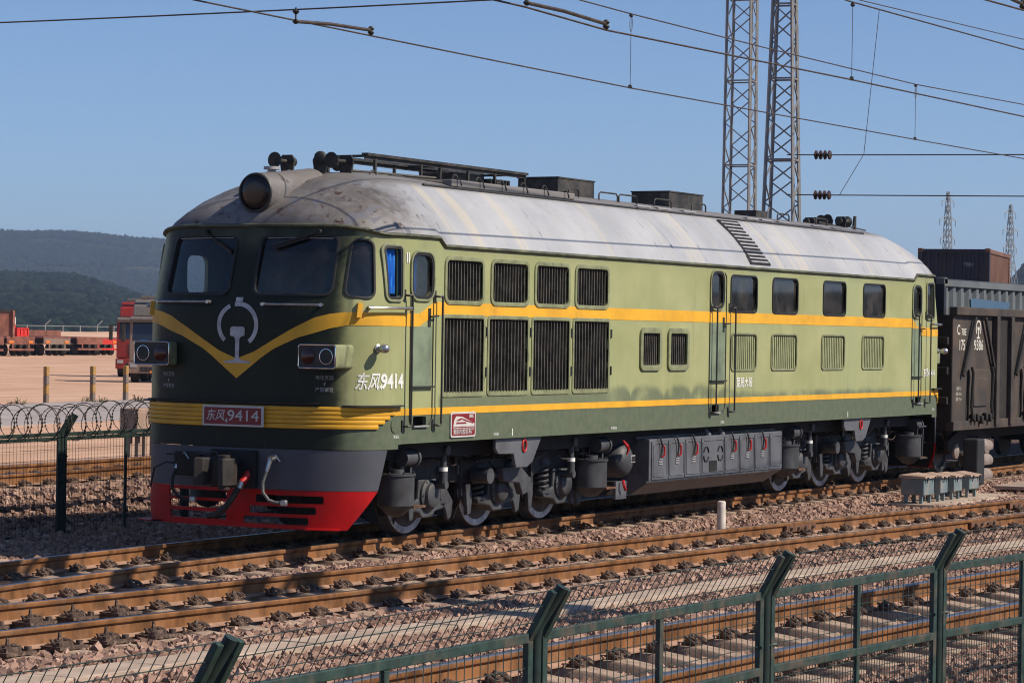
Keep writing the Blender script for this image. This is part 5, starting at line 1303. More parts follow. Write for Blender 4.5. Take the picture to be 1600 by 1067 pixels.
# ------------------------------------------------------------------ fences
def wire_net(b_, p0, p1, zb, zt, dx, dz, r=.0022, out=None):
    """thin rods of a welded mesh between two posts; out = (bottom offset, top offset) along a normal for the leaning strip"""
    p0 = Vector(p0); p1 = Vector(p1); L = (p1-p0).length; n = int(L/dx); nz = max(1, int(round((zt-zb)/dz)))
    off = (lambda k: Vector((0, 0, 0))) if out is None else (lambda k: out[0].lerp(out[1], k))
    for i in range(1, n):
        q = p0.lerp(p1, i/n); b_.tube([q+off(0)+Vector((0, 0, zb)), q+off(1)+Vector((0, 0, zt))], r, n=3, caps=False)
    for j in range(nz+1):
        k = j/nz; b_.tube([p0+off(k)+Vector((0, 0, zb+(zt-zb)*k)), p1+off(k)+Vector((0, 0, zb+(zt-zb)*k))], r*1.1, n=3, caps=False)
def fence(name, label, pts, z0, z1, zmid, lean, lz, matr, matp, dx, dz, fine=True, wire_r=.0022, tops=True, gr='fence'):
    F_ = root(name, (pts[0][0], pts[0][1], z0), label, 'fence')
    Ln = Vector((lean[0], lean[1], lz))
    for i, (x, y) in enumerate(pts):
        e = Vector((x, y, 0))
        d = (Vector(pts[min(i+1, len(pts)-1)])-Vector(pts[max(i-1, 0)])); d = Vector((d.x, d.y, 0)).normalized()
        # round main post between the two panel stiles
        B().tube([e+Vector((0, 0, z0-.3)), e+Vector((0, 0, z1-.01)), e+Vector((0, 0, z1+.03))+Ln*.1, e+Vector((0, 0, z1))+Ln*1.05], .03, n=12).obj('fence_post', matp, F_)
        for s in (-1, 1):
            q = e+d*(s*.075)
            B().bar(q+Vector((0, 0, z0)), q+Vector((0, 0, z1)), .035, .05, up=d).obj('panel_stile', matr, F_, smooth=None, bevel=.004)
            B().bar(q+Vector((0, 0, z1-.01)), q+Vector((0, 0, z1))+Ln*.98, .035, .045, up=d).obj('post_arm', matr, F_, smooth=None, bevel=.004)
            for zb in (z1-.3, z0+.4): B().cyl(q+Vector((0, 0, zb))-d*s*.03, q+Vector((0, 0, zb))+d*s*.03+Vector((0, -.02, 0)), .012, n=6).obj('clamp_bolt', 'fence_dark', F_, smooth=None)
    nb = B()
    for i in range(len(pts)-1):
        a = Vector((*pts[i], 0)); c = Vector((*pts[i+1], 0)); d = (c-a).normalized(); a2 = a+d*.093; c2_ = c-d*.093; m = (a+c)/2
        for z, nm in ((z1, 'top_rail'), (zmid, 'middle_rail'), (z0+.05, 'bottom_rail')):
            B().bar(a2+Vector((0, 0, z)), c2_+Vector((0, 0, z)), .035, .05).obj(nm, matr, F_, smooth=None, bevel=.005)
        B().bar(m+Vector((0, 0, z0+.05)), m+Vector((0, 0, z1-.026)), .03, .045, up=d).obj('panel_upright', matr, F_, smooth=None, bevel=.004)
        nv = Vector((0, 0, 0))
        wire_net(nb, a2, c2_, zmid, z1, dx, dz, wire_r)
        wire_net(nb, a2, c2_, z0+.05, zmid, dx*(.5 if fine else 1), dz*(.4 if fine else 1), wire_r)
        if tops: wire_net(nb, a2, c2_, z1, z1+lz, dx, lz/3, wire_r, (Vector((0, 0, 0)), Vector((lean[0], lean[1], 0))))
    nb.obj('wire_mesh', 'wire_green', F_, smooth=None, kind='stuff')
    return F_
NF = [(-19.9, -11.42), (-17.52, -11.49), (-14.70, -11.56), (-11.96, -11.65), (-9.51, -11.86), (-6.95, -12.2), (-4.4, -12.6)]
fence('mesh_fence', 'dark green wire mesh fence with bent post tops in the foreground', NF, -.55, 1.0, .555, (.02, -.13), .245, 'fence_green', 'fence_dark', .075, .15, wire_r=.0028)
FF = [(-3.6, 4.5), (-.55, 4.6), (2.45, 4.72), (5.5, 4.85), (8.55, 5.0), (11.6, 5.2)]
fence('mesh_fence', 'dark wire mesh fence behind the locomotive nose, topped by razor wire', FF, -.33, 1.06, 1.0, (.1, -.12), .26, 'fence_dark', 'fence_dark', .075, .15, fine=False, wire_r=.003, tops=False)
rz_ = B(); pts = []; x = -3.6; N = 2500
for i in range(N):
    k = i/N; x = -3.6+15.2*k; w = 2*math.pi*i/26; yb = np.interp(x, [p[0] for p in FF], [p[1] for p in FF])
    R = .225+.03*math.sin(i*.05); pts.append((x+.10*math.sin(w*.5+.3), yb-.08+R*math.cos(w), 1.24+R*math.sin(w)+.02*math.sin(x*2)))
rz_.tube(pts, .006, n=4, caps=False)
for i in range(0, N-1, 1):
    p = Vector(pts[i]); q = Vector(pts[i+1]); t_ = (q-p).normalized(); u2 = t_.cross(Vector((.3, .2, .93))).normalized()
    rz_.add([p-t_*.018, p+u2*.017, p+t_*.018, p-u2*.017], [(0, 1, 2, 3)])
ro_ = rz_.obj('razor_wire_coil', 'razor_steel', smooth=None); tag(ro_, 'coil of razor wire along the top of the far fence', 'razor wire')

# ------------------------------------------------------------------ lattice masts, overhead wires
def lattice(name, label, cx, cy, w0, w1, z1, step, rleg, rbr, mat='mast_steel', ladder=False, cat='mast', yaw=0.0, group=None):
    M_ = root(name, (cx, cy, 0), label, cat, group); c_, s_ = math.cos(yaw), math.sin(yaw)
    def cor(k, z):
        w = (w0+(w1-w0)*z/z1)/2; a, b2 = ((-w, -w), (w, -w), (w, w), (-w, w))[k % 4]; return Vector((cx+a*c_-b2*s_, cy+a*s_+b2*c_, z))
    for k in range(4): B().bar(cor(k, -.3), cor(k, z1), rleg).obj('mast_leg', mat, M_, smooth=None)
    zs = [0]
    while zs[-1] < z1-.1: zs.append(min(z1, zs[-1]+step*((w0+(w1-w0)*zs[-1]/z1)/w0)**.5))
    for k in range(4):
        b_ = B(); pz = []
        for i in range(len(zs)-1):
            a, c = (k, k+1) if i % 2 == 0 else (k+1, k); b_.bar(cor(a, zs[i]), cor(c, zs[i+1]), rbr)
            if i % 4 == 0: b_.bar(cor(k, zs[i]), cor(k+1, zs[i]), rbr*1.3)
        b_.obj('lattice_bracing', mat, M_, smooth=None, kind='stuff')
    if ladder:
        p = (cor(0, 0)+cor(1, 0))/2
        for s in (-.13, .13): B().bar(p+Vector((s, .05, 0)), p+Vector((s, .05, z1)), .02).obj('ladder_rail', mat, M_, smooth=None)
        b_ = B()
        for i in range(int(z1/.32)): b_.bar(p+Vector((-.13, .05, .32*i)), p+Vector((.13, .05, .32*i)), .014)
        b_.obj('ladder_rung', mat, M_, smooth=None, kind='stuff')
    return M_
lattice('lattice_mast', 'tall straight steel lattice mast with a ladder, left of the pair', 42.3, 12.2, .80, .62, 17, .62, .06, .028, ladder=True, yaw=rad(8))
lattice('lattice_mast', 'tapering steel lattice mast carrying two insulators, right of the pair', 33.65, 7.32, 1.0, .22, 15.5, .62, .065, .032, yaw=rad(10))
def gantry():
    G = root('gantry_beam', (-1.2, 0, 8.2), 'steel truss gantry spanning all the tracks, above the picture frame', 'gantry')
    xs_ = (-1.65, -.75); Y0, Y1 = -16.5, 18
    for x in xs_:
        for z in (8.2, 9.0): B().bar((x, Y0, z), (x, Y1, z), .2, .2).obj('gantry_chord', 'mast_steel', G, smooth=None)
    for x in xs_:
        for yl in (Y0+.4, Y1-.4): B().bar((x, yl, -.3), (x, yl, 8.2), .25, .25).obj('gantry_leg', 'mast_steel', G, smooth=None)
    n = 30; b_ = B()
    for i in range(n):
        y0 = Y0+(Y1-Y0)*i/n; y1 = Y0+(Y1-Y0)*(i+1)/n; a, c = (8.2, 9.0) if i % 2 else (9.0, 8.2)
        for x in xs_: b_.bar((x, y0, a), (x, y1, c), .08)
        b_.bar((xs_[0], y0, 8.2), (xs_[1], y1, 8.2), .08)
    b_.obj('gantry_bracing', 'mast_steel', G, smooth=None, kind='stuff')
gantry()
def cable(name, pts, r, label, cat='overhead wire', group=None, mat='cable'):
    return tag(B().tube(pts, r, n=5, caps=False).obj(name, mat, smooth=60), label, cat, group)
def lin(p, q, n=14, sag=0.0):
    p = Vector(p); q = Vector(q); return [p.lerp(q, i/n)-Vector((0, 0, sag*4*(i/n)*(1-i/n))) for i in range(n+1)]
A0 = [(-8, 0, 6.27), (2.6, 0, 6.26), (10.2, 0, 6.26), (22.7, 0, 6.37), (33.6, 0.1, 6.5), (60, .2, 6.6)]
cable('contact_wire', A0, .011, 'contact wire hanging above the locomotive, crossing the whole sky')
cable('messenger_wire', [(-10, 0, 7.75), (0, 0, 7.5), (8.35, 0, 7.39), (10.1, 0, 7.38), (15.4, 0, 7.39), (22.7, 0, 7.43), (33.6, 0, 7.7), (60, .1, 8)], .011, 'catenary wire above the contact wire over the locomotive')
for x, zt, zb in ((10.1, 7.38, 6.26), (22.7, 7.43, 6.37)):
    dp = root('dropper', (x, 0, zb), 'thin dropper between the two wires over the locomotive, ' + ('left one above the roof' if x < 15 else 'right one near the masts'), 'dropper', 'droppers over the locomotive')
    B().tube([(x, 0, zb), (x, 0, zt)], .005, n=4).obj('dropper_wire', 'cable', dp)
    for z in (zt-.02, zb+.02): B().lathe((x, 0, z-.03), (0, 0, 1), [(0, .02), (.02, .035), (.05, .03), (.06, .01)], 8).obj('clamp', 'dark_steel', dp)
    B().tube([(x+.05*math.sin(w), 0, zt-.15+.12*math.cos(w)) for w in np.linspace(0, 2*math.pi, 12)[:-1]], .004, n=4, closed=True).obj('wire_loop', 'cable', dp)
cable('contact_wire', [(-9, -3.85, 6.05), (-.8, -4, 6.07), (1.2, -4, 6.03), (8.9, -4, 6.16), (16.9, -4, 6.26), (34, -4.1, 6.4)], .012, 'contact wire over the empty second track, below the right dropper')
cable('messenger_wire', [(-6, -4, 7.6), (8.8, -4, 7.25), (16.85, -4, 7.37), (34, -4, 7.9)], .012, 'catenary wire over the second track at the top right of the picture')
dp = root('dropper', (9, -4, 6.16), 'thin dropper between the wires over the second track, top right', 'dropper', 'droppers over the second track')
B().tube([(9, -4, 6.16), (9.0, -4, 7.24)], .005, n=4).obj('dropper_wire', 'cable', dp)
for z in (7.22, 6.18): B().lathe((9, -4, z-.03), (0, 0, 1), [(0, .02), (.02, .035), (.05, .03), (.06, .01)], 8).obj('clamp', 'dark_steel', dp)
cable('feeder_wire', [(20, 4, 9.8), (29.9, 4, 10.08), (42, 4, 10.44), (60, 4, 11)], .012, 'thin feeder wire sloping down at the top right corner')
cable('contact_wire', [(-4, -8, 6.2), (2.84, -8, 6.39), (4.26, -8, 6.43), (14, -8, 6.7)], .012, 'short piece of contact wire in the top right corner')
cable('headspan_wire', lin((.8, 12, 6.52), (.8, -16, 6.5), 20, .12), .010, 'cross span wire rising gently across the top left of the sky')
def steady(label, p0, p1, top):
    s_ = root('steady_arm', p0, label, 'steady arm', 'steady arms'); p0 = Vector(p0); p1 = Vector(p1)
    B().tube([p0, p0.lerp(p1, .45)+Vector((0, 0, .045)), p1+Vector((0, 0, .06))], .022, n=8).obj('arm_tube', 'cable', s_)
    B().tube([Vector(top), p0+Vector((0, 0, .12)), p0], .012, n=6).obj('arm_hanger', 'cable', s_)
    for q in (p0+Vector((0, 0, .12)), p0, p1+Vector((0, 0, .03)), p1+Vector((0, 0, .08))): B().lathe(q-Vector((0, 0, .03)), (0, 0, 1), [(0, .02), (.03, .045), (.06, .02)], 8).obj('arm_joint', 'dark_steel', s_)
steady('grey steady arm at the top left holding the wire above the locomotive', (.8, 0, 6.25), (2.55, 0, 6.27), (.8, 0, 6.42))
steady('grey steady arm at the top centre holding the wire over the second track', (-.75, -4, 6.12), (1.2, -4, 6.04), (-.75, -4, 6.42))
steady('grey steady arm in the top right picture corner', (2.7, -8, 6.5), (4.2, -8, 6.44), (2.7, -8, 6.8))
# head-span cables from the right mast with their insulators
def insulator(label, p, ax):
    I_ = root('insulator', p, label, 'insulator', 'insulators on the head span'); p = Vector(p); ax = Vector(ax).normalized()
    for k in range(4): B().lathe(p+ax*(.115*(k-1.5)), ax, [(-.045, .03), (-.03, .10), (0, .115), (.02, .06), (.05, .03)], 16).obj('insulator_disc', 'insulator_brown', I_)
for z, lb in ((6.9, 'upper'), (5.94, 'lower')):
    cable('head_span_cable', [(33.65, 7.2, z+.02), (33.65, 6.28, z), (33.65, 1.3, z-.08), (33.65, -14, z-.1)], .014, lb + ' head span cable running right from the tapering mast', 'overhead wire')
    insulator(lb + ' brown ribbed insulator on the cable right of the mast', (33.65, 6.28, z), (0, 1, .02))
cable('hanger_wire', [(33.65, 4.9, 10.3), (33.65, 5.23, 6.9), (33.65, 5.83, 5.94)], .008, 'thin hanger wire linking the two head span cables')

# ------------------------------------------------------------------ the yard on the left
pl_ = ['leftmost yellow and grey banded post beside the road', 'middle yellow and grey banded post beside the road', 'yellow and grey banded post in front of the trucks']
for i, (x, y) in enumerate(((43.1, 36.9), (45.7, 37.0), (47.8, 37.2))):
    P_ = root('road_post', (x, y, 0), pl_[i], 'post', 'banded posts along the road')
    for k in range(4):
        B().box(x-.075, x+.075, y-.075, y+.075, .30*k-.02*(k == 0), .30*(k+1)).obj('post_band', 'post_grey' if k % 2 == 0 else 'post_yellow', P_, smooth=None, bevel=.02)
def truck(loc, yaw, label, mcab, mtop, fair=True):
    T_ = root('tractor_truck', loc, label, 'truck'); R_ = Matrix.Rotation(yaw, 3, 'Z')
    def bx(name, x0, x1, y0, y1, z0, z1, mat, par=T_, bev=.03): return B().obox(Vector(loc)+R_ @ Vector(((x0+x1)/2, (y0+y1)/2, (z0+z1)/2)), (x1-x0, y1-y0, z1-z0), R_).obj(name, mat, par, smooth=None, bevel=bev)
    def pr(name, pts, y0, y1, mat, par=T_): return B().prism([Vector(loc)+R_ @ Vector((a, y0, z)) for a, z in pts], R_ @ Vector((0, y1-y0, 0))).obj(name, mat, par, smooth=None, bevel=.04)
    cab = pr('cab', [(0, .95), (0, 1.85), (.12, 2.9), (.25, 3.0), (2.1, 3.0), (2.1, .95)], -1.22, 1.22, mcab)       # front faces -x
    pr('roof_fairing', [(.2, 3.02), (.35, 3.45), (.9, 3.78), (2.1, 3.8), (2.1, 3.02)], -1.1, 1.1, mtop)
    pr('sun_visor', [(-.12, 2.72), (-.18, 2.9), (.06, 3.02), (.16, 2.92)], -1.2, 1.2, 'truck_grey')
    pr('windscreen', [(-.012, 1.92), (.095, 2.74), (.115, 2.74), (.01, 1.92)], -1.08, 1.08, 'truck_glass', cab)
    bx('side_window', .45, 1.15, -1.235, -1.222, 2.0, 2.7, 'truck_glass', cab, None); bx('side_window', .45, 1.15, 1.222, 1.235, 2.0, 2.7, 'truck_glass', cab, None)
    for k in range(3): bx('grille_slot', -.03, -.005, -.62, .62, 1.12+.2*k, 1.25+.2*k, 'tyre', cab, None)
    bx('badge_strip', -.02, -.002, -.4, .4, 1.70, 1.76, 'truck_grey', cab, None)
    bm_ = bx('bumper', -.15, .25, -1.24, 1.24, .42, .93, mcab)
    bx('bumper_intake', -.17, -.148, -.7, .7, .5, .72, 'tyre', bm_, None)
    for s in (-1, 1):
        bx('headlamp', -.17, -.14, s*1.0-.15, s*1.0+.15, .70, .86, 'silver_grey', bm_, None)
        bx('number_board', -.18, -.15, -.25, .25, .45, .55, 'lamp_orange', bm_, None) if s < 0 else None
        m_ = bx('mirror', -.12, .05, s*1.5-.09, s*1.5+.09, 1.85, 2.65, 'tyre'); bx('mirror_stay', .0, .05, min(s*1.2, s*1.45), max(s*1.2, s*1.45), 2.62, 2.66, 'tyre', m_, None)
        for x in (.75, 4.0, 5.3):
            w = B().lathe(Vector(loc)+R_ @ Vector((x, s*.86, .52)), R_ @ Vector((0, s, 0)), [(0, .2), (0, .5), (.05, .52), (.3, .52), (.34, .48), (.34, .3), (.26, .28), (.26, .05)], 24).obj('wheel', 'tyre', T_, smooth=40)
    bx('chassis', 1.9, 6.2, -.45, .45, .7, .98, 'tyre'); bx('fuel_tank', 2.3, 3.3, -1.2, -.6, .5, 1.0, 'silver_grey')
    bx('roof_lamp_bar', .45, .6, -.8, .8, 3.8, 3.95, 'truck_grey')
    return T_
truck((83.5, 62.7, 0), rad(29), 'red tractor truck parked in the yard, its nose partly hidden', 'truck_red', 'truck_red')
truck((73.4, 54.45, 0), rad(29), 'beige tractor truck with dark windscreen, mostly hidden by the locomotive', 'truck_beige', 'truck_grey')
def trailer(x, y, yaw, label, mat, mback, lamps=True, group='flatbed trailers in the yard'):
    T_ = root('flatbed_trailer', (x, y, 0), label, 'trailer', group); R_ = Matrix.Rotation(yaw, 3, 'Z'); o = Vector((x, y, 0))
    def bx(name, x0, x1, y0, y1, z0, z1, mat_, par=T_): return B().obox(o+R_ @ Vector(((x0+x1)/2, (y0+y1)/2, (z0+z1)/2)), (x1-x0, y1-y0, z1-z0), R_).obj(name, mat_, par, smooth=None, bevel=.02)
    bx('deck', 0, 12.4, -1.25, 1.25, 1.42, 1.58, mat); bx('chassis_beam', .2, 12, -.5, .5, 1.0, 1.42, 'tyre')
    rb2 = bx('rear_frame', -.05, .15, -1.2, 1.2, .95, 1.42, mback); bx('rear_bumper', -.1, .05, -1.15, 1.15, .45, .62, mback)
    for s in (-1, 1):
        bx('bumper_hanger', -.06, .06, s*.7-.06, s*.7+.06, .62, .96, mback, rb2)
        if lamps: bx('tail_lamp', -.09, -.05, s*.85-.2, s*.85+.2, 1.05, 1.25, 'lamp_orange', rb2)
        for k in range(3):
            B().lathe(o+R_ @ Vector((1.2+1.32*k, s*.80, .50)), R_ @ Vector((0, s, 0)), [(0, .2), (0, .46), (.05, .5), (.36, .5), (.4, .46), (.4, .3), (.3, .26), (.3, .04)], 24).obj('wheel', 'tyre', T_, smooth=40)
        bx('landing_leg', 9.2, 9.35, s*.8-.07, s*.8+.07, .05, 1.0, 'trailer_rust')
    bx('headboard', 12.2, 12.35, -1.2, 1.2, 1.58, 2.1, mat)
    return T_
TY = rad(62)
TL = [(140.5, 119.0, 'rust brown flatbed trailer, leftmost in the yard', 'trailer_rust', 'trailer_rust', False), (147.0, 121.1, 'second flatbed trailer from the left, with orange tail lamps', 'trailer_rust', 'trailer_rust', True),
      (154.3, 123.1, 'pale flatbed trailer with orange tail lamps, in the middle of the row', 'trailer_rust', 'truck_beige', True), (161.3, 125.0, 'rusty flatbed trailer next to the bright red one', 'trailer_rust', 'trailer_rust', False), (164.9, 126.0, 'bright red ended flatbed trailer, rightmost of the row', 'trailer_rust', 'trailer_red', True)]
for a in TL: trailer(a[0], a[1], TY, a[2], a[3], a[4], a[5])
def yardbox(name, label, cat, c, size, mat, ribs=True):
    r0 = root(name, (c[0], c[1], c[2]-size[2]/2), label, cat); Rm = Matrix.Rotation(TY-rad(90)+rad(30), 3, 'Z')
    body = B().obox(c, size, Rm).obj('panel', mat, r0, smooth=None, bevel=.03)
    if ribs:
        for k in range(4): B().obox(Vector(c)+Rm @ Vector((size[0]*(k/3-.5)*.95, -size[1]/2-.03, 0)), (.12, .08, size[2]), Rm).obj('rib', mat, r0, smooth=None)
        for s in (-1, 1): B().obox(Vector(c)+Rm @ Vector((0, -size[1]/2-.03, s*(size[2]/2-.05))), (size[0], .08, .1), Rm).obj('rim', mat, r0, smooth=None)
    return r0
yardbox('red_headboard', 'bright red ribbed board standing on the trailer row', 'board', (152.5, 125.5, 1.95), (1.55, .3, .75), 'trailer_red')
st_ = root('stake_post', (151.6, 125.6, 1.58), 'red and white stake standing behind the red board', 'stake')
B().box(151.5, 151.8, 125.5, 125.8, 1.58, 2.6).obj('stake_lower', 'trailer_red', st_, smooth=None); B().box(151.5, 151.8, 125.5, 125.8, 2.6, 3.2).obj('stake_upper', 'plate_white', st_, smooth=None)
sf_ = root('timber_gantry', (141.5, 124, 1.58), 'tall dark rusty stake frame at the left picture edge', 'frame')
for dx in (0, 1.6, 2.6): B().box(142.2+dx, 142.45+dx, 122.5-dx*.9, 122.75-dx*.9, 1.5, 3.7).obj('frame_post', 'trailer_rust', sf_, smooth=None)
B().bar((141.5, 123.5, 3.68), (145.2, 120.1, 3.68), .2, .2).obj('frame_beam', 'tyre', sf_, smooth=None)
B().bar((142.3, 122.8, 2.6), (145.0, 120.3, 2.6), .06, 1.9).obj('frame_sheet', 'trailer_rust', sf_, smooth=None)
yf = root('yard_fence', (200, 190, 0), 'pale wire fence along the far edge of the yard', 'fence')
E0 = Vector((150, 190, 0)); E1 = Vector((330, 205, 0)); n = 44
for i in range(n+1):
    q = E0.lerp(E1, i/n); B().bar(q, q+Vector((0, 0, 2.6)), .14).obj('fence_post', 'mast_steel', yf, smooth=None)
    if i % 3 == 0: B().bar(q+Vector((0, 0, 2.6)), q+Vector((.5, -.5, 3.3)), .14).obj('post_arm', 'mast_steel', yf, smooth=None)
for z in (.3, 1.4, 2.5): B().bar(E0+Vector((0, 0, z)), E1+Vector((0, 0, z)), .05, .08).obj('fence_rail', 'mast_steel', yf, smooth=None)
# low earth bank and trackside cabinet beyond the far fence
cab = root('trackside_cabinet', (13.0, 11.4, -.2), 'small dusty trackside equipment box seen through the far fence', 'cabinet')
B().box(13.0, 13.35, 11.2, 11.6, .55, 1.05).obj('cabinet_body', 'dust_top', cab, smooth=None, bevel=.02); B().box(13.45, 14.1, 11.25, 11.6, .75, 1.05).obj('cabinet_head', 'signal_hood', cab, smooth=None, bevel=.03)
for x in (13.05, 13.28, 13.5, 13.75, 14.0): B().bar((x, 11.4, -.3), (x, 11.4, .76), .07).obj('cabinet_leg', 'dust_top', cab, smooth=None)
bk = []
for x in np.linspace(80, 420, 50):
    row = []
    for k in np.linspace(0, 1, 9):
        y = 150+.12*(x-80)+30*k; row.append((x, y, -.3+(2.0+.9*mnoise.noise(Vector((x*.11, k*3, 0))))*math.sin(math.pi*k)**.7))
    bk.append(row)
tag(B().grid(bk).obj('earth_bank', 'ground_dirt', smooth=60), kind='structure')
# dry weeds at the road edge
WEED = B()
for i in range(7):
    u = random.random(); x = 36+u*14; y = 35.6+.1*(x-40)+random.uniform(-.6, 1.0)
    pb = B()
    for k in range(26):
        a = random.uniform(0, 6.28); h = random.uniform(.06, .26); l = random.uniform(.05, .25)
        p = Vector((x+random.gauss(0, .12), y+random.gauss(0, .12), 0)); q = p+Vector((l*math.cos(a), l*math.sin(a), h)); s_ = Vector((-math.sin(a), math.cos(a), 0))*.02
        pb.add([p-s_, p+s_, q+s_*.4, q-s_*.4], [(0, 1, 2, 3)])
    WEED.add(pb.v, pb.f)

tag(WEED.obj('dry_weeds', 'leaf_dry', smooth=None), 'sparse dry weeds on the dirt beside the road', 'weeds', kind='stuff')
# ------------------------------------------------------------------ hills, pylons, haze
def polar(b0, b1, r0, r1, nb, nr, hf):
    rows_ = []
    for i in range(nr):
        r = r0+(r1-r0)*i/(nr-1); row = []
        for j in range(nb):
            be = rad(b0+(b1-b0)*j/(nb-1)); x = CAM.x+r*math.cos(be); y = CAM.y+r*math.sin(be)
            row.append((x, y, hf(math.degrees(be), r, x, y)))
        rows_.append(row)
    return rows_
def fb(x, y, s, o=5): return mnoise.fractal(Vector((x/s, y/s, 3.7)), 1.0, 2.1, o)
def h_far(be, r, x, y):
    # ridge line read off the horizon: bearing -> height at 5 km
    base = np.interp(be, [-30, 5, 14, 18, 24, 30, 33, 34.6, 35.4, 36.3, 37.2, 38, 38.8, 39.4, 45, 60, 80, 110], [60, 70, 90, 110, 120, 130, 140, 150, 158, 160, 167, 170, 169, 168, 190, 150, 170, 120])
    k = sstep(r, 2900, 5000)*(1-.6*sstep(r, 5100, 7200))
    return -6+base*1.01*k+k*(fb(x, y, 420)*9+fb(x, y, 90, 3)*2.2)
def h_near(be, r, x, y):
    base = np.interp(be, [-30, 10, 16, 17.5, 18, 20, 33, 34.5, 35.5, 36.6, 37.6, 38.3, 39.4, 44, 60, 90], [40, 60, 78, 66, 40, 6, 4, 8, 20, 36, 45, 46, 45, 56, 40, 30])
    k = sstep(r, 900, 2450)*(1-.7*sstep(r, 2600, 3500))
    return -5+base*1.06*k+k*(fb(x, y, 260)*5+fb(x, y, 40, 3)*1.8)
tag(B().grid(polar(-25, 100, 2700, 7400, 420, 46, h_far)).obj('far_hills', 'hill_wood', smooth=70), kind='structure')
tag(B().grid(polar(-25, 100, 800, 3600, 420, 44, h_near)).obj('near_hills', 'hill_wood', smooth=70), kind='structure')
def woods():
    mt, t, b = newmat('wood_crowns'); a_ = t.add('ShaderNodeAttribute'); a_.attribute_name = 'tone'
    t.link(t.mix(a_.outputs['Fac'], (.003, .007, .006), (.017, .028, .018)), b.inputs['Base Color']); b.inputs['Roughness'].default_value = 1; b.inputs['Specular IOR Level'].default_value = 0
    r_ = np.random.default_rng(5)
    bm = bmesh.new(); bmesh.ops.create_icosphere(bm, subdivisions=1, radius=1); V1 = np.array([v.co for v in bm.verts]); F1 = np.array([[v.index for v in f.verts] for f in bm.faces]); bm.free()
    V2 = np.array([(1, 0, 0), (-1, 0, 0), (0, 1, 0), (0, -1, 0), (0, 0, 1), (0, 0, -1)], float); F2 = np.array([(0, 2, 4), (2, 1, 4), (1, 3, 4), (3, 0, 4), (2, 0, 5), (1, 2, 5), (3, 1, 5), (0, 3, 5)])
    def grow(name, label, zones, hf, V0, F0):
        P = []; Sz = []
        for n, b0, b1, r0, r1, s0, s1 in zones:
            for b_, r in zip(r_.uniform(b0, b1, n), np.sqrt(r_.uniform(r0*r0, r1*r1, n))):
                x = CAM.x+r*math.cos(rad(b_)); y = CAM.y+r*math.sin(rad(b_))
                if mnoise.noise(Vector((x/190, y/190, 9.1)))+.5*mnoise.noise(Vector((x/60, y/60, 2.2))) > .36: continue
                sz = r_.uniform(s0, s1); P.append((x, y, hf(b_, r, x, y)+sz*.3)); Sz.append(sz)
        P = np.array(P); Sz = np.array(Sz); n = len(P); m = len(V0)
        V = V0[None]*(1+r_.uniform(-.35, .35, (n, m, 1)))*(Sz[:, None, None]*np.stack([r_.uniform(.8, 1.25, n), r_.uniform(.8, 1.25, n), r_.uniform(.55, .95, n)], 1)[:, None, :])+P[:, None, :]
        F = (F0[None]+(np.arange(n)*m)[:, None, None]).reshape(-1)
        me = bpy.data.meshes.new(name); me.vertices.add(n*m); me.vertices.foreach_set('co', V.reshape(-1).astype(np.float32))
        me.loops.add(len(F)); me.loops.foreach_set('vertex_index', F.astype(np.int32)); me.polygons.add(len(F)//3); me.polygons.foreach_set('loop_start', np.arange(0, len(F), 3, dtype=np.int32)); me.update(calc_edges=True)
        at = me.attributes.new('tone', 'FLOAT', 'POINT'); at.data.foreach_set('value', np.repeat(r_.uniform(0, 1, n), m).astype(np.float32))
        me.materials.append(mt); tag(link(bpy.data.objects.new(name, me)), label, 'woods', kind='stuff')
    grow('hillside_wood', 'dark scrub wood covering the nearer low hill', ((24000, 31.5, 43.5, 1150, 2650, 1.8, 4.4), (3200, 14.5, 20.5, 1150, 2650, 3.0, 6.5)), h_near, V1, F1)
    grow('ridge_wood', 'hazy blue-green wood covering the far ridge', ((34000, 31.5, 43.5, 3100, 5150, 3.8, 8.0),), h_far, V2, F2)
woods()
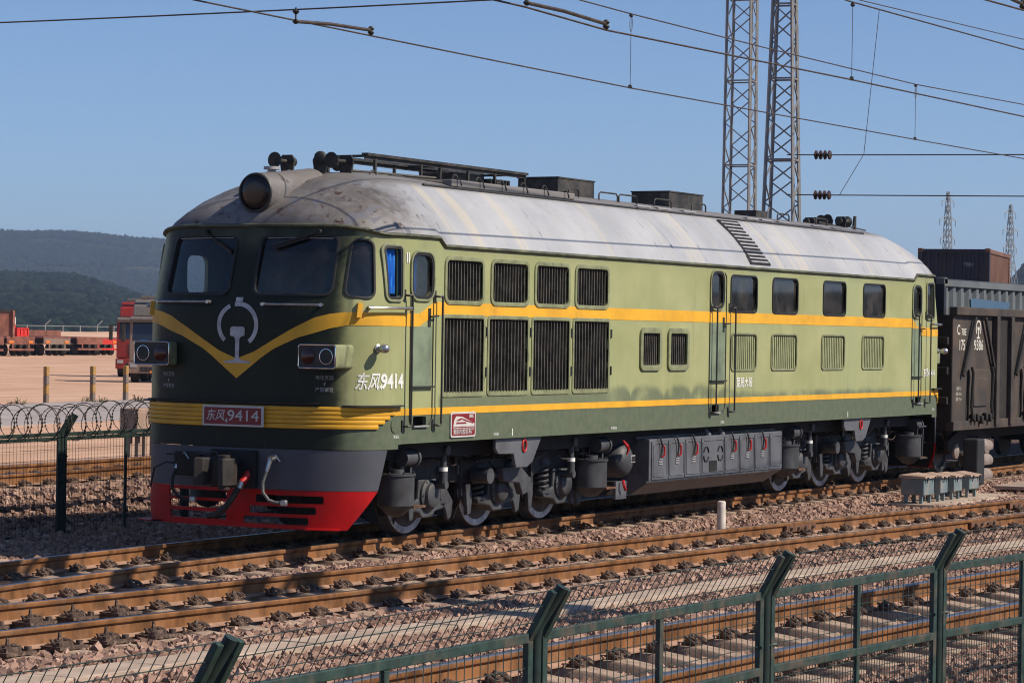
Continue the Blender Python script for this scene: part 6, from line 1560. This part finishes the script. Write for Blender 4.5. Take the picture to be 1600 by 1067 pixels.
def pylon(label, x, y, h, yaw, z0=0, thick=.2):
    P_ = root('power_pylon', (x, y, z0), label, 'pylon', 'power pylons in the distance'); c_, s_ = math.cos(yaw), math.sin(yaw)
    def c(k, z):
        w = np.interp(z/h, [0, .62, .8, 1], [4.2, 1.0, .8, .3]); a, b2 = ((-w, -w), (w, -w), (w, w), (-w, w))[k % 4]; return Vector((x+a*c_-b2*s_, y+a*s_+b2*c_, z0+z))
    zs = list(np.linspace(0, h*.62, 7))+list(np.linspace(h*.62, h, 6))[1:]
    for k in range(4):
        leg = B(); br = B()
        for i in range(len(zs)-1): leg.bar(c(k, zs[i]), c(k, zs[i+1]), thick); br.bar(c(k, zs[i]), c(k+1, zs[i+1]), thick*.6); br.bar(c(k+1, zs[i]), c(k, zs[i+1]), thick*.6)
        leg.obj('pylon_leg', 'pylon_steel', P_, smooth=None); br.obj('pylon_bracing', 'pylon_steel', P_, smooth=None, kind='stuff')
    for z, w in ((h*.70, 4.2), (h*.82, 4.8), (h*.94, 3.6)):
        for s in (-1, 1):
            t_ = Vector((x-s*w*s_, y+s*w*c_, z0+z)); B().bar(Vector((x, y, z0+z)), t_, thick).obj('cross_arm', 'pylon_steel', P_, smooth=None); B().bar(Vector((x, y, z0+z+1.6)), t_, thick*.6).obj('arm_stay', 'pylon_steel', P_, smooth=None)
            B().bar(t_, t_-Vector((0, 0, 1.8)), thick*.8).obj('insulator_string', 'pylon_steel', P_, smooth=None)
    return P_
pylon('distant lattice power pylon above the containers, left of the two', 738.8, 248.2, 46.5, rad(80))
pylon('distant lattice power pylon near the right edge, slightly lower', 796, 247.4, 45.5, rad(80))
hz = B().box(-3400, 9000, -3600, 8200, -3, 330).obj('haze', None, smooth=None); tag(hz, kind='stuff')
hm = bpy.data.materials.new('haze'); hm.use_nodes = True; t = NT(hm)
for n_ in list(t.n): t.n.remove(n_)
out = t.add('ShaderNodeOutputMaterial'); pv = t.add('ShaderNodeVolumePrincipled')
pv.inputs['Color'].default_value = (.58, .73, 1.0, 1); pv.inputs['Density'].default_value = 1.25e-4; pv.inputs['Anisotropy'].default_value = .2
t.link(pv.outputs[0], out.inputs['Volume']); hz.data.materials.append(hm)
